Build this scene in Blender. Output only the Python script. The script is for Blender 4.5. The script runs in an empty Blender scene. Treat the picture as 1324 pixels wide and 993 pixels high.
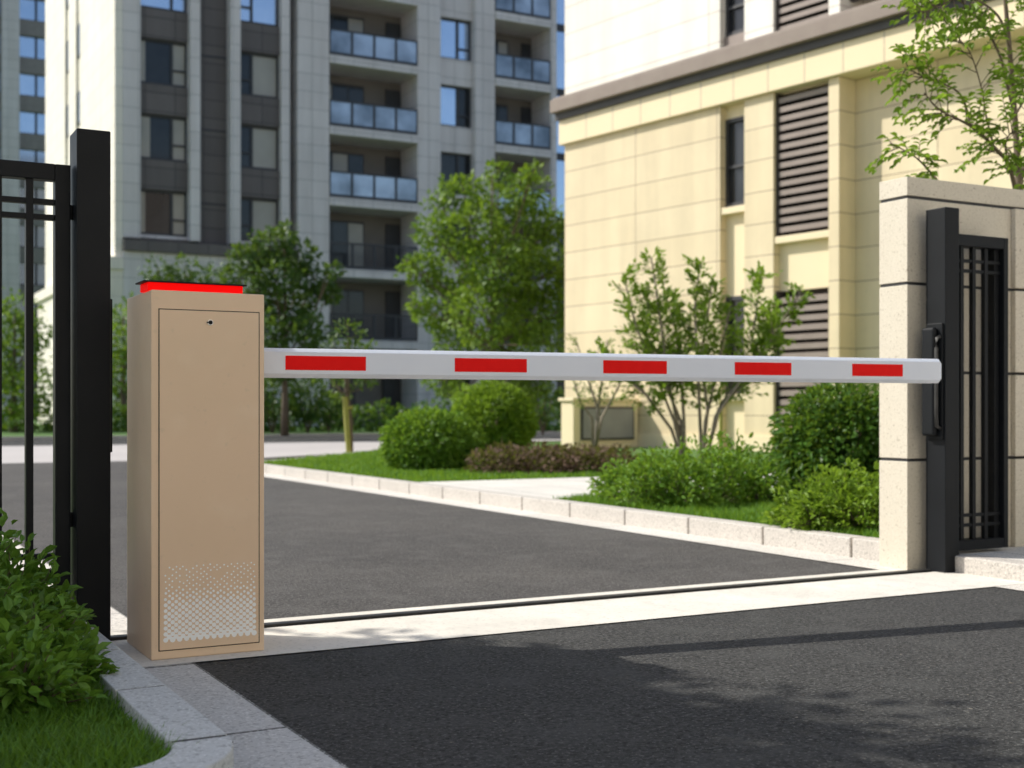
import bpy, math, random
from mathutils import Vector, Matrix, noise
R = math.radians
scene = bpy.context.scene
col = scene.collection

# ------------------------------------------------------------------ camera frame
# world axes: x runs along the gate line, y runs up the driveway, z up. Metres.
CAM = Vector((-1.032, -4.008, 0.80))
F, CX, HY = 1646.0, 662.0, 530.0
G = (0.879, 0.477)
def loc(px, Y, z=0.0):
    """point seen in photo column px at depth Y"""
    X = (px - CX) / F * Y
    return Vector((CAM.x + X * G[0] + Y * G[1], CAM.y - X * G[1] + Y * G[0], z))
def pt(px, py, Y):
    return loc(px, Y, CAM.z + (HY - py) * Y / F)
def on_v(px, v):
    """x where column px crosses the plane y = v"""
    a = (px - CX) / F
    # X = a Y ; v = CAM.y - X*.477 + Y*.879
    Y = (v - CAM.y) / (G[0] - a * G[1])
    return CAM.x + a * Y * G[0] + Y * G[1]
def depth(u, v):
    return (u - CAM.x) * G[1] + (v - CAM.y) * G[0]
def zat(py, u, v):
    return CAM.z + (HY - py) * depth(u, v) / F

# ------------------------------------------------------------------ node helpers
def new_mat(name):
    m = bpy.data.materials.new(name); m.use_nodes = True
    nt = m.node_tree
    b = nt.nodes['Principled BSDF']
    return m, nt, b
def nd(nt, typ, **kw):
    n = nt.nodes.new(typ)
    for k, v in kw.items():
        if k in n.inputs.keys(): n.inputs[k].default_value = v
        else: setattr(n, k, v)
    return n
def rgb(c): return (c[0], c[1], c[2], 1.0)
def mixc(nt, fac, a, b, mode='MIX'):
    n = nt.nodes.new('ShaderNodeMix'); n.data_type = 'RGBA'; n.blend_type = mode
    for sock, v in ((n.inputs[0], fac), (n.inputs[6], a), (n.inputs[7], b)):
        if hasattr(v, 'is_linked') or isinstance(v, bpy.types.NodeSocket): nt.links.new(v, sock)
        elif isinstance(v, (int, float)): sock.default_value = v
        else: sock.default_value = rgb(v)
    return n.outputs[2]
def ramp(nt, src, p0, p1, c0=(0,0,0), c1=(1,1,1)):
    n = nt.nodes.new('ShaderNodeValToRGB')
    n.color_ramp.elements[0].position = p0; n.color_ramp.elements[0].color = rgb(c0)
    n.color_ramp.elements[1].position = p1; n.color_ramp.elements[1].color = rgb(c1)
    nt.links.new(src, n.inputs[0]); return n.outputs[0]
def surf(name, c1, c2, scale=3.0, rough=0.6, bump=0.0, bscale=80.0, metal=0.0, specks=None, stains=None, spec=0.5, coat=0.0):
    m, nt, b = new_mat(name)
    tc = nd(nt, 'ShaderNodeTexCoord'); co = tc.outputs['Object']
    n1 = nd(nt, 'ShaderNodeTexNoise', Scale=scale, Detail=6.0, Roughness=0.6)
    nt.links.new(co, n1.inputs['Vector'])
    c = mixc(nt, ramp(nt, n1.outputs['Fac'], 0.3, 0.7), c1, c2)
    if stains:
        n3 = nd(nt, 'ShaderNodeTexNoise', Scale=stains[0], Detail=4.0, Roughness=0.55)
        nt.links.new(co, n3.inputs['Vector'])
        c = mixc(nt, ramp(nt, n3.outputs['Fac'], stains[3], stains[4]), c, stains[1], 'MIX') if stains[2] >= 1 else \
            mixc(nt, nd_mul(nt, ramp(nt, n3.outputs['Fac'], stains[3], stains[4]), stains[2]), c, stains[1])
    if specks:
        for (sc, colr, lo, hi, amt) in specks:
            v = nd(nt, 'ShaderNodeTexNoise', Scale=sc, Detail=2.0, Roughness=0.5)
            nt.links.new(co, v.inputs['Vector'])
            c = mixc(nt, nd_mul(nt, ramp(nt, v.outputs['Fac'], lo, hi), amt), c, colr)
    nt.links.new(c, b.inputs['Base Color'])
    b.inputs['Roughness'].default_value = rough
    b.inputs['Metallic'].default_value = metal
    b.inputs['Specular IOR Level'].default_value = spec
    if coat: b.inputs['Coat Weight'].default_value = coat; b.inputs['Coat Roughness'].default_value = .2
    if bump:
        n2 = nd(nt, 'ShaderNodeTexNoise', Scale=bscale, Detail=4.0, Roughness=0.65)
        nt.links.new(co, n2.inputs['Vector'])
        bp = nd(nt, 'ShaderNodeBump', Strength=bump, Distance=0.01)
        nt.links.new(n2.outputs['Fac'], bp.inputs['Height'])
        nt.links.new(bp.outputs[0], b.inputs['Normal'])
    return m
def nd_mul(nt, s, k):
    n = nt.nodes.new('ShaderNodeMath'); n.operation = 'MULTIPLY'
    nt.links.new(s, n.inputs[0]); n.inputs[1].default_value = k
    return n.outputs[0]
def panel_mat(name, c1, c2, joint, bw, rh, mortar, axis='x', zoff=0.0, xoff=0.0, rough=0.6, scale=1.5, specks=None, bump=0.1, bscale=60):
    """cladding with a grid of recessed joints; axis = which object axis runs along the wall"""
    m, nt, b = new_mat(name)
    tc = nd(nt, 'ShaderNodeTexCoord'); co = tc.outputs['Object']
    sx = nd(nt, 'ShaderNodeSeparateXYZ'); nt.links.new(co, sx.inputs[0])
    add = nt.nodes.new('ShaderNodeMath'); add.operation = 'ADD'
    nt.links.new(sx.outputs[0], add.inputs[0]); nt.links.new(sx.outputs[1], add.inputs[1])
    a1 = nt.nodes.new('ShaderNodeMath'); a1.operation = 'ADD'; a1.inputs[1].default_value = xoff
    nt.links.new(sx.outputs[0] if axis == 'x' else (sx.outputs[1] if axis == 'y' else add.outputs[0]), a1.inputs[0])
    a2 = nt.nodes.new('ShaderNodeMath'); a2.operation = 'ADD'; a2.inputs[1].default_value = zoff
    nt.links.new(sx.outputs[2], a2.inputs[0])
    cb = nd(nt, 'ShaderNodeCombineXYZ'); nt.links.new(a1.outputs[0], cb.inputs[0]); nt.links.new(a2.outputs[0], cb.inputs[1])
    br = nd(nt, 'ShaderNodeTexBrick', offset=0.0, squash=1.0)
    smp = nd(nt, 'ShaderNodeMapping'); smp.inputs['Scale'].default_value = (2.2, 2.2, .16); nt.links.new(co, smp.inputs[0])
    sn = nd(nt, 'ShaderNodeTexNoise', Scale=1.0, Detail=5.0, Roughness=.6); nt.links.new(smp.outputs[0], sn.inputs['Vector'])
    br.inputs['Scale'].default_value = 1.0
    br.inputs['Mortar Size'].default_value = mortar
    br.inputs['Mortar Smooth'].default_value = 0.15
    br.inputs['Brick Width'].default_value = bw
    br.inputs['Row Height'].default_value = rh
    br.inputs['Color1'].default_value = rgb(c1); br.inputs['Color2'].default_value = rgb(c2)
    br.inputs['Mortar'].default_value = rgb(joint)
    nt.links.new(cb.outputs[0], br.inputs['Vector'])
    n1 = nd(nt, 'ShaderNodeTexNoise', Scale=scale, Detail=7.0, Roughness=0.65)
    nt.links.new(co, n1.inputs['Vector'])
    c = mixc(nt, 0.35, br.outputs['Color'], ramp(nt, n1.outputs['Fac'], 0.25, 0.75, (.55,.55,.55), (1,1,1)), 'MULTIPLY')
    c = mixc(nt, 0.30, c, ramp(nt, sn.outputs['Fac'], 0.35, 0.62, (.62,.60,.57), (1,1,1)), 'MULTIPLY')
    if specks:
        for (sc, colr, lo, hi, amt) in specks:
            v = nd(nt, 'ShaderNodeTexNoise', Scale=sc, Detail=2.0, Roughness=0.5)
            nt.links.new(co, v.inputs['Vector'])
            c = mixc(nt, nd_mul(nt, ramp(nt, v.outputs['Fac'], lo, hi), amt), c, colr)
    nt.links.new(c, b.inputs['Base Color']); b.inputs['Roughness'].default_value = rough
    inv = nt.nodes.new('ShaderNodeMath'); inv.operation = 'SUBTRACT'; inv.inputs[0].default_value = 1.0
    nt.links.new(br.outputs['Fac'], inv.inputs[1])
    bp = nd(nt, 'ShaderNodeBump', Strength=0.6, Distance=0.01); nt.links.new(inv.outputs[0], bp.inputs['Height'])
    n2 = nd(nt, 'ShaderNodeTexNoise', Scale=bscale, Detail=3.0); nt.links.new(co, n2.inputs['Vector'])
    bp2 = nd(nt, 'ShaderNodeBump', Strength=bump, Distance=0.01); nt.links.new(n2.outputs['Fac'], bp2.inputs['Height'])
    nt.links.new(bp.outputs[0], bp2.inputs['Normal']); nt.links.new(bp2.outputs[0], b.inputs['Normal'])
    return m
def leaf_mat(name, dark, light, tip=None, rough=0.5, transl=0.35, clump=2.0):
    m, nt, b = new_mat(name)
    out = nt.nodes['Material Output']
    g = nd(nt, 'ShaderNodeNewGeometry')
    tc = nd(nt, 'ShaderNodeTexCoord')
    n1 = nd(nt, 'ShaderNodeTexNoise', Scale=clump, Detail=2.0); nt.links.new(tc.outputs['Object'], n1.inputs['Vector'])
    c = mixc(nt, g.outputs['Random Per Island'], dark, light)
    c = mixc(nt, nd_mul(nt, ramp(nt, n1.outputs['Fac'], 0.35, 0.7), 0.5), c, tip or light)
    nt.links.new(c, b.inputs['Base Color']); b.inputs['Roughness'].default_value = rough
    b.inputs['Specular IOR Level'].default_value = 0.35
    tr = nd(nt, 'ShaderNodeBsdfTranslucent')
    cy = mixc(nt, 0.5, c, (0.35, 0.5, 0.04)); nt.links.new(cy, tr.inputs['Color'])
    mx = nd(nt, 'ShaderNodeMixShader'); mx.inputs[0].default_value = transl
    nt.links.new(b.outputs[0], mx.inputs[1]); nt.links.new(tr.outputs[0], mx.inputs[2])
    nt.links.new(mx.outputs[0], out.inputs['Surface'])
    return m
def glass_mat(name, c, c2, rough=0.08, spec=1.0, metal=0.0):
    m, nt, b = new_mat(name)
    tc = nd(nt, 'ShaderNodeTexCoord')
    n1 = nd(nt, 'ShaderNodeTexNoise', Scale=0.5, Detail=3.0); nt.links.new(tc.outputs['Object'], n1.inputs['Vector'])
    nt.links.new(mixc(nt, ramp(nt, n1.outputs['Fac'], .35, .65), c, c2), b.inputs['Base Color'])
    b.inputs['Roughness'].default_value = rough; b.inputs['Specular IOR Level'].default_value = spec
    b.inputs['Metallic'].default_value = metal
    return m

M = {}
# asphalt
def asphalt(name, base, lighter, patch, big):
    return surf(name, base, lighter, scale=1.6, rough=0.88, bump=1.0, bscale=70,
        specks=[(big[0], tuple(x*.45 for x in base), .50, .64, big[2]), (big[1], tuple(x*1.9 for x in lighter), .53, .68, big[2]*.7),
                (95, tuple(x*3.6 for x in lighter), .58, .66, .6), (70, (.008,.008,.009), .56, .66, .6), (48, (.30,.27,.22), .71, .75, .7), (5, tuple(x*1.5 for x in lighter), .50, .68, .45)],
        stains=(0.55, patch, .6, .42, .62), spec=.25)
M['asphalt_new'] = asphalt('asphalt_fresh', (.037,.0375,.037), (.054,.054,.052), (.066,.064,.062), (55, 42, .75))
M['asphalt_old'] = asphalt('asphalt_weathered', (.062,.059,.057), (.082,.078,.075), (.118,.110,.102), (40, 30, .5))
M['concrete'] = surf('pale_concrete', (.66,.62,.55), (.78,.74,.66), scale=2.2, rough=.8, bump=.15, bscale=120,
        specks=[(60, (.42,.40,.36), .56, .70, .5), (9, (.55,.52,.46), .5, .7, .5)], stains=(1.3, (.50,.47,.41), .6, .50, .72))
M['gutter'] = panel_mat('gutter_concrete', (.50,.49,.47), (.57,.56,.53), (.14,.14,.135), 50, 1.05, .008, axis='x', scale=3.0)
def ground_joint(name, c1, c2, joint, bw, rh, mortar, xo=0, yo=0, specks=None):
    m, nt, b = new_mat(name)
    tc = nd(nt, 'ShaderNodeTexCoord'); co = tc.outputs['Object']
    mp = nd(nt, 'ShaderNodeMapping'); mp.inputs['Location'].default_value = (xo, yo, 0); nt.links.new(co, mp.inputs[0])
    br = nd(nt, 'ShaderNodeTexBrick', offset=0.0)
    for k, v in (('Scale',1.0),('Mortar Size',mortar),('Mortar Smooth',.1),('Brick Width',bw),('Row Height',rh)): br.inputs[k].default_value = v
    br.inputs['Color1'].default_value = rgb(c1); br.inputs['Color2'].default_value = rgb(c2); br.inputs['Mortar'].default_value = rgb(joint)
    nt.links.new(mp.outputs[0], br.inputs['Vector'])
    n1 = nd(nt, 'ShaderNodeTexNoise', Scale=2.5, Detail=7.0, Roughness=.65); nt.links.new(co, n1.inputs['Vector'])
    c = mixc(nt, .42, br.outputs['Color'], ramp(nt, n1.outputs['Fac'], .3, .72, (.62,.62,.62), (1,1,1)), 'MULTIPLY')
    n2 = nd(nt, 'ShaderNodeTexNoise', Scale=85, Detail=3.0); nt.links.new(co, n2.inputs['Vector'])
    c = mixc(nt, nd_mul(nt, ramp(nt, n2.outputs['Fac'], .54, .64), .6), c, tuple(x*.45 for x in c1))
    n3 = nd(nt, 'ShaderNodeTexNoise', Scale=110, Detail=2.0); nt.links.new(co, n3.inputs['Vector'])
    c = mixc(nt, nd_mul(nt, ramp(nt, n3.outputs['Fac'], .56, .66), .5), c, tuple(min(1, x*1.5) for x in c1))
    nt.links.new(c, b.inputs['Base Color']); b.inputs['Roughness'].default_value = .8
    bp = nd(nt, 'ShaderNodeBump', Strength=.25, Distance=.006); nt.links.new(n2.outputs['Fac'], bp.inputs['Height']); nt.links.new(bp.outputs[0], b.inputs['Normal'])
    return m
M['gutter'] = ground_joint('gutter_slabs', (.53,.525,.51), (.58,.575,.56), (.11,.11,.10), 30, .91, .008, yo=.02)
M['kerb'] = ground_joint('kerb_granite', (.53,.545,.54), (.60,.61,.60), (.30,.30,.29), 90, 90, .0)
M['kerb_far'] = ground_joint('kerb_granite_warm', (.55,.51,.46), (.61,.57,.52), (.30,.28,.26), 90, 90, .0)
M['gutter_far'] = ground_joint('gutter_slabs_pale', (.66,.62,.56), (.74,.70,.64), (.3,.29,.27), 30, 1.1, .006)
M['paving'] = ground_joint('pale_paving', (.68,.65,.60), (.76,.73,.67), (.40,.38,.35), .6, .6, .008)
M['paving_far'] = surf('far_road_concrete', (.44,.41,.40), (.52,.49,.47), scale=.4, rough=.85)
M['soil'] = surf('soil_and_grass_base', (.030,.050,.012), (.050,.085,.018), scale=5, rough=.95, bump=.5, bscale=60)
M['lawn_far'] = surf('lawn_far', (.045,.11,.012), (.085,.19,.022), scale=1.2, rough=.95, bump=.6, bscale=40,
        specks=[(60, (.03,.08,.01), .5, .7, .5)])
M['stone'] = surf('pier_stone', (.62,.565,.455), (.67,.61,.50), scale=1.3, rough=.75, bump=.2, bscale=150,
        specks=[(75, (.34,.29,.20), .62, .69, .45), (110, (.76,.71,.60), .55, .68, .4), (95, (.46,.41,.32), .56, .66, .35), (38, (.26,.20,.14), .70, .74, .6)], stains=(1.1, (.50,.45,.36), .3, .48, .7))
M['joint'] = surf('dark_joint', (.03,.03,.032), (.045,.045,.045), rough=.8)
M['black'] = surf('black_powder_coat', (.006,.0072,.009), (.009,.0105,.013), scale=4, rough=.5, bump=.06, bscale=400, spec=.2)
M['rail'] = surf('rail_steel', (.025,.025,.025), (.05,.048,.045), scale=14, rough=.5, metal=.3)
M['beige'] = surf('beige_powder_coat', (.79,.58,.40), (.83,.61,.43), scale=1.6, rough=.42, bump=.05, bscale=500, spec=.45, stains=(2.3, (.70,.55,.37), .35, .45, .7), specks=[(28, (.62,.49,.34), .64, .74, .3), (7, (.86,.68,.50), .55, .75, .35)])
M['gap'] = surf('shadow_gap', (.02,.017,.012), (.03,.025,.02), rough=.9)
M['ventwhite'] = surf('vent_white', (.97,.97,.98), (1.0,1.0,1.0), rough=.5)
M['chrome'] = surf('lock_chrome', (.45,.45,.45), (.55,.55,.55), rough=.25, metal=1)
M['white'] = surf('boom_white_paint', (.76,.81,.92), (.82,.86,.95), scale=1.2, rough=.38, spec=.5)
M['red'] = surf('red_reflective', (.90,.006,.006), (.95,.010,.008), scale=20, rough=.5, spec=.12)
m, nt, b = new_mat('red_lamp')
b.inputs['Base Color'].default_value = (.75,.0,.0,1); b.inputs['Emission Color'].default_value = (1,.0,.0,1); b.inputs['Emission Strength'].default_value = .55; b.inputs['Specular IOR Level'].default_value = .1; b.inputs['Roughness'].default_value = .5
M['lamp'] = m
SP = [(9, (.62,.52,.34), .62, .8, .25)]
M['cream'] = panel_mat('cream_cladding', (.81,.675,.435), (.845,.715,.475), (.34,.25,.16), 2.1, .55, .008, axis='x', zoff=-.15, specks=SP, scale=.8)
M['cream_plain'] = surf('cream_plain', (.82,.685,.445), (.845,.715,.475), scale=.8, rough=.7, bump=.05)
M['ivory'] = panel_mat('ivory_cladding', (.93,.88,.78), (.95,.91,.82), (.60,.52,.46), 4.0, .55, .010, axis='x', zoff=-.2, scale=.8)
M['cornice'] = surf('brown_cornice', (.22,.17,.14), (.26,.21,.17), rough=.6)
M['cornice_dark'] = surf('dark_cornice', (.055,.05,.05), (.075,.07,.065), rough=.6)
M['louvre'] = surf('louvre_brown', (.25,.20,.17), (.30,.245,.21), rough=.5)
M['louvre_back'] = surf('louvre_back', (.035,.028,.025), (.05,.04,.035), rough=.8)
M['tower'] = panel_mat('tower_stone', (.74,.70,.68), (.79,.75,.73), (.36,.36,.35), .9, .75, .012, axis='s', scale=.4)
M['tower_sunlit'] = panel_mat('tower_stone_sunlit', (.90,.84,.72), (.92,.87,.76), (.62,.58,.5), 3, .75, .012, axis='y', scale=.3)  # same tower stone, sunlight on the left side put into a paler colour
M['tower_dark'] = panel_mat('tower_dark_cladding', (.135,.118,.112), (.16,.14,.132), (.04,.038,.038), 1.2, .75, .015, axis='x', scale=.5)
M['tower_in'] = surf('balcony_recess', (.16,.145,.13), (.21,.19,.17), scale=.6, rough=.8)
M['frame'] = surf('window_frame', (.03,.031,.035), (.045,.046,.05), rough=.5)
M['pane_dark'] = glass_mat('pane_dark', (.010,.012,.016), (.035,.038,.042), metal=.0, spec=.5)
M['pane_sky_tint'] = glass_mat('pane_sky', (.50,.62,.80), (.60,.70,.86), rough=.12, metal=.75)  # reflected sky put into the pane colour as a blue tint
M['pane_curtain'] = glass_mat('pane_curtained', (.33,.31,.26), (.42,.39,.33), rough=.2, spec=.6)
M['rail_glass'] = glass_mat('balcony_glass', (.10,.13,.17), (.48,.56,.68), rough=.1, spec=1.0, metal=.3)
M['bark'] = surf('bark', (.10,.075,.05), (.17,.13,.09), scale=12, rough=.9, bump=.6, bscale=60)
M['bark_grey'] = surf('bark_grey', (.20,.17,.13), (.30,.26,.20), scale=12, rough=.9, bump=.5, bscale=60)
M['stake'] = surf('yellow_stake', (.26,.26,.05), (.36,.34,.08), scale=5, rough=.8)
M['leaf_hedge'] = leaf_mat('leaf_hedge_near', (.045,.125,.014), (.13,.28,.035), (.19,.36,.05), rough=.38, transl=.3, clump=5)
M['leaf_tree'] = leaf_mat('leaf_tree', (.045,.11,.010), (.13,.25,.018), (.25,.37,.03), transl=.35, clump=1.2)
M['leaf_tree_dark'] = leaf_mat('leaf_tree_dark', (.025,.070,.012), (.060,.130,.020), (.09,.17,.025), transl=.25, clump=1.0)
M['leaf_bright'] = leaf_mat('leaf_bright', (.075,.16,.012), (.19,.32,.025), (.29,.43,.04), rough=.5, transl=.4, clump=5)
M['leaf_shrub'] = leaf_mat('leaf_shrub', (.05,.13,.012), (.14,.29,.025), (.25,.41,.04), rough=.55, transl=.35, clump=6)
M['leaf_shrub_dark'] = leaf_mat('leaf_shrub_dark', (.03,.085,.012), (.07,.17,.020), (.11,.23,.03), rough=.42, transl=.3, clump=4)
M['leaf_brown'] = leaf_mat('leaf_brown', (.06,.030,.022), (.15,.075,.050), (.12,.085,.05), rough=.7, transl=.2, clump=4)
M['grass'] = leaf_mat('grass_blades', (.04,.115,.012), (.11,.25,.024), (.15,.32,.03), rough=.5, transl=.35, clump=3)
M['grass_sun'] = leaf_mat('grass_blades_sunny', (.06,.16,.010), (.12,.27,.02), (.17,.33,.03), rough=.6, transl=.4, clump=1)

# ------------------------------------------------------------------ mesh helpers
WM = {}
def wm(o): return WM.get(o.name, Matrix.Identity(4)) if o else Matrix.Identity(4)
def tag(o, label=None, cat=None, group=None, kind=None):
    if label: o['label'] = label
    if cat: o['category'] = cat
    if group: o['group'] = group
    if kind: o['kind'] = kind
    return o
def thing(name, label, cat, at=(0,0,0), rz=0.0, group=None):
    o = bpy.data.objects.new(name, None); col.objects.link(o)
    o.empty_display_size = .2
    o.location = at; o.rotation_euler = (0, 0, rz)
    WM[o.name] = Matrix.Translation(Vector(at)) @ Matrix.Rotation(rz, 4, 'Z')
    return tag(o, label, cat, group)
class MB:
    def __init__(s): s.v = []; s.f = []; s.smooth = False
    def box(s, x0, x1, y0, y1, z0, z1):
        if x0 > x1: x0, x1 = x1, x0
        if y0 > y1: y0, y1 = y1, y0
        if z0 > z1: z0, z1 = z1, z0
        n = len(s.v)
        s.v += [(x0,y0,z0),(x1,y0,z0),(x1,y1,z0),(x0,y1,z0),(x0,y0,z1),(x1,y0,z1),(x1,y1,z1),(x0,y1,z1)]
        s.f += [(n,n+3,n+2,n+1),(n+4,n+5,n+6,n+7),(n,n+1,n+5,n+4),(n+1,n+2,n+6,n+5),(n+2,n+3,n+7,n+6),(n+3,n,n+4,n+7)]
        return s
    def prism(s, poly, z0, z1):
        n = len(s.v); k = len(poly)
        s.v += [(p[0],p[1],z0) for p in poly] + [(p[0],p[1],z1) for p in poly]
        s.f.append(tuple(n+i for i in reversed(range(k)))); s.f.append(tuple(n+k+i for i in range(k)))
        for i in range(k):
            j = (i+1) % k; s.f.append((n+i, n+j, n+k+j, n+k+i))
        return s
    def sheet(s, poly, z):
        n = len(s.v); s.v += [(p[0],p[1],z) for p in poly]; s.f.append(tuple(n+i for i in range(len(poly)))); return s
    def tube(s, path, radii, seg=7):
        n0 = len(s.v); P = [Vector(p) for p in path]
        for i, p in enumerate(P):
            d = (P[min(i+1, len(P)-1)] - P[max(i-1, 0)])
            if d.length < 1e-9: d = Vector((0,0,1))
            d.normalize()
            a = d.cross(Vector((0,0,1)) if abs(d.z) < .95 else Vector((1,0,0))).normalized(); c = d.cross(a)
            r = radii[i] if isinstance(radii, (list, tuple)) else radii
            for k in range(seg):
                t = 2*math.pi*k/seg; q = p + a*(math.cos(t)*r) + c*(math.sin(t)*r); s.v.append(tuple(q))
        for i in range(len(P)-1):
            for k in range(seg):
                k2 = (k+1) % seg; A = n0+i*seg
                s.f.append((A+k, A+k2, A+seg+k2, A+seg+k))
        s.f.append(tuple(n0+k for k in reversed(range(seg)))); e = n0+(len(P)-1)*seg
        s.f.append(tuple(e+k for k in range(seg)))
        return s
    def xform(s, mat):
        s.v = [tuple(mat @ Vector(p)) for p in s.v]; return s
    def build(s, name, mat, parent=None, bevel=0.0, world=True, smooth=False, segs=2):
        if parent is not None and world:
            inv = wm(parent).inverted()
            v = [tuple(inv @ Vector(p)) for p in s.v]
        else: v = s.v
        me = bpy.data.meshes.new(name); me.from_pydata(v, [], s.f); me.materials.append(mat)
        if smooth:
            for p in me.polygons: p.use_smooth = True
        me.update()
        o = bpy.data.objects.new(name, me); col.objects.link(o)
        if parent is not None: o.parent = parent; WM[o.name] = wm(parent)
        if bevel:
            bv = o.modifiers.new('Bevel', 'BEVEL'); bv.width = bevel; bv.segments = segs; bv.limit_method = 'ANGLE'
            bv.harden_normals = False
        return o
def struct(mb, name, mat, bevel=0.0):
    return tag(mb.build(name, mat, None, bevel), kind='structure')

# leaves -----------------------------------------------------------------------
def rv(r):
    while True:
        v = Vector((r.uniform(-1,1), r.uniform(-1,1), r.uniform(-1,1)))
        if 1e-3 < v.length <= 1: return v
def add_leaf(mb, p, d, nrm, L, W, detail):
    d = d.normalized(); s = d.cross(nrm)
    if s.length < 1e-4: s = d.cross(Vector((.3,.5,.8)))
    s.normalize(); n = s.cross(d)
    k = len(mb.v)
    if detail:
        up = n*(W*.30)
        mb.v += [tuple(p), tuple(p+d*L*.30+s*W*.42+up), tuple(p+d*L*.65+s*W*.40+up-n*L*.03), tuple(p+d*L-n*L*.12),
                 tuple(p+d*L*.65-s*W*.40+up-n*L*.03), tuple(p+d*L*.30-s*W*.42+up), tuple(p+d*L*.5)]
        mb.f += [(k,k+1,k+2,k+6),(k+6,k+2,k+3),(k+6,k+3,k+4),(k,k+6,k+4,k+5)]
    else:
        mb.v += [tuple(p), tuple(p+d*L*.5+s*W*.5), tuple(p+d*L), tuple(p+d*L*.5-s*W*.5)]
        mb.f.append((k,k+1,k+2,k+3))
def lobes_leaves(r, lobes, dens, L, detail=False, shell=.55, holes=-.22, bamp=1.0):
    """lobes: (centre, radii vec) -> leaf mesh"""
    mb = MB()
    for c, rad in lobes:
        area = (rad.x*rad.y + rad.y*rad.z + rad.x*rad.z)/3
        n = int(dens*area)
        for i in range(n):
            q = rv(r).normalized() * (r.random()**(.5) * (1-shell) + shell)
            bump = 1 + bamp*.28*noise.noise(Vector((q.x*2.2+c.x*3, q.y*2.2+c.y*3, q.z*2.2+c.z*3)))*2 + bamp*.12*noise.noise(q*6+c*5)
            q2 = q*bump
            p = c + Vector((q2.x*rad.x, q2.y*rad.y, q2.z*rad.z))
            if noise.noise(p*2.6/ max(.4, rad.x)) < holes: continue
            d = (q + rv(r)*.9 + Vector((0,0,-.15)))
            nr = (q + rv(r)*.8 + Vector((0,0,.6)))
            l = L*r.uniform(.65, 1.25)
            add_leaf(mb, p, d, nr, l, l*.55, detail)
    return mb
def shoots(r, base, rad, n, L, detail=True, per=10, reach=(.75, 1.12), base_r=.35, zmin=0.05, width=.5, up=.35):
    """a shrub of leafy shoots inside the ellipsoid base + rad; returns leaves, stems"""
    lm, sm = MB(), MB()
    for i in range(n):
        q = rv(r).normalized()
        if q.z < -.1: q.z = -q.z*.6
        q.z = max(q.z, -.05)
        k = r.uniform(*reach) * (1 + .22*noise.noise(q*2.4 + base))
        tip = base + Vector((q.x*rad.x*k, q.y*rad.y*k, q.z*rad.z*k))
        st = base + Vector((q.x*rad.x*base_r, q.y*rad.y*base_r, q.z*rad.z*base_r*.8))
        mid = (st+tip)/2 + Vector((0,0,-rad.z*.06))
        sm.tube([st, mid, tip], [.0032, .0025, .0012], 4)
        ax = (tip-st).normalized()
        ax2 = (ax + Vector((0,0,up))).normalized()
        for j in range(per):
            t = .30 + .72*j/(per-1)
            p = st.lerp(mid, t*2) if t < .5 else mid.lerp(tip, min(1.0,(t-.5)*2))
            p = p + rv(r)*L*.25
            if p.z < zmin: continue
            side = ax.cross(rv(r)).normalized()
            d = side*(1.0 - .55*t) + ax2*(.35+.9*t)
            l = L*r.uniform(.6, 1.15)*(1.0 - .3*max(0, t-.8)*5*.6)
            add_leaf(lm, p, d, Vector((0,0,1))+rv(r)*.7, l, l*width, detail)
    return lm, sm
def grass(r, inside, x0, x1, y0, y1, n, h, z, w=.004, lean=.45):
    mb = MB()
    k = 0
    for i in range(n):
        x, y = r.uniform(x0, x1), r.uniform(y0, y1)
        if not inside(x, y): continue
        hh = h*r.uniform(.5, 1.25)*(1+.5*noise.noise(Vector((x*3, y*3, 1))))
        a = r.uniform(0, 6.283); dx, dy = math.cos(a)*w*r.uniform(.6,1.3), math.sin(a)*w
        lx, ly = r.gauss(0, lean)*hh, r.gauss(0, lean)*hh
        k = len(mb.v)
        mb.v += [(x-dx, y-dy, z), (x+dx, y+dy, z), (x+dx*.7+lx*.45, y+dy*.7+ly*.45, z+hh*.62), (x-dx*.7+lx*.45, y-dy*.7+ly*.45, z+hh*.62), (x+lx, y+ly, z+hh)]
        mb.f += [(k,k+1,k+2,k+3), (k+3,k+2,k+4)]
    return mb

# ================================================================== SETTING: ground
KH = .11          # right kerb / island height
XR = 3.855        # road face of the right kerb
XL = -.26         # road face of the left kerb
struct(MB().sheet([(-400,-400),(400,-400),(400,600),(-400,600)], -.03), 'ground', surf('bare_ground', (.30,.28,.25), (.38,.35,.31), scale=.5, rough=.95))
# near road (fresh asphalt) and driveway beyond (weathered asphalt)
struct(MB().sheet([(-12,-14),(14,-14),(14,-2.9),(3.616,-2.9),(3.616,0),(0,0),(0,-1.40),(-.02,-1.55),(-.10,-1.75),(-.28,-1.93),(-.5,-2.0),(-12,-2.0)], 0.0), 'road', M['asphalt_new'])
struct(MB().sheet([(0,.69),(3.60,.69),(3.60,13.2),(4.0,15.0),(5.2,16.4),(-14,16.4),(-14,15.8),(-2.5,15.6),(-.6,15.0),(0,13.8)], 0.0), 'driveway', M['asphalt_old'])
struct(MB().sheet([(-60,16.4),(5.2,16.4),(13,22.5),(60,24),(60,26),(-60,26)], 0.0), 'cross_road_and_shadow', M['paving_far'])
struct(MB().sheet([(-60,26),(60,26),(60,29.95),(-60,29.95)], 0.0), 'cross_road_and_shadow', M['asphalt_new'])  # dark strip standing in for the far kerb's shadow
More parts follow.
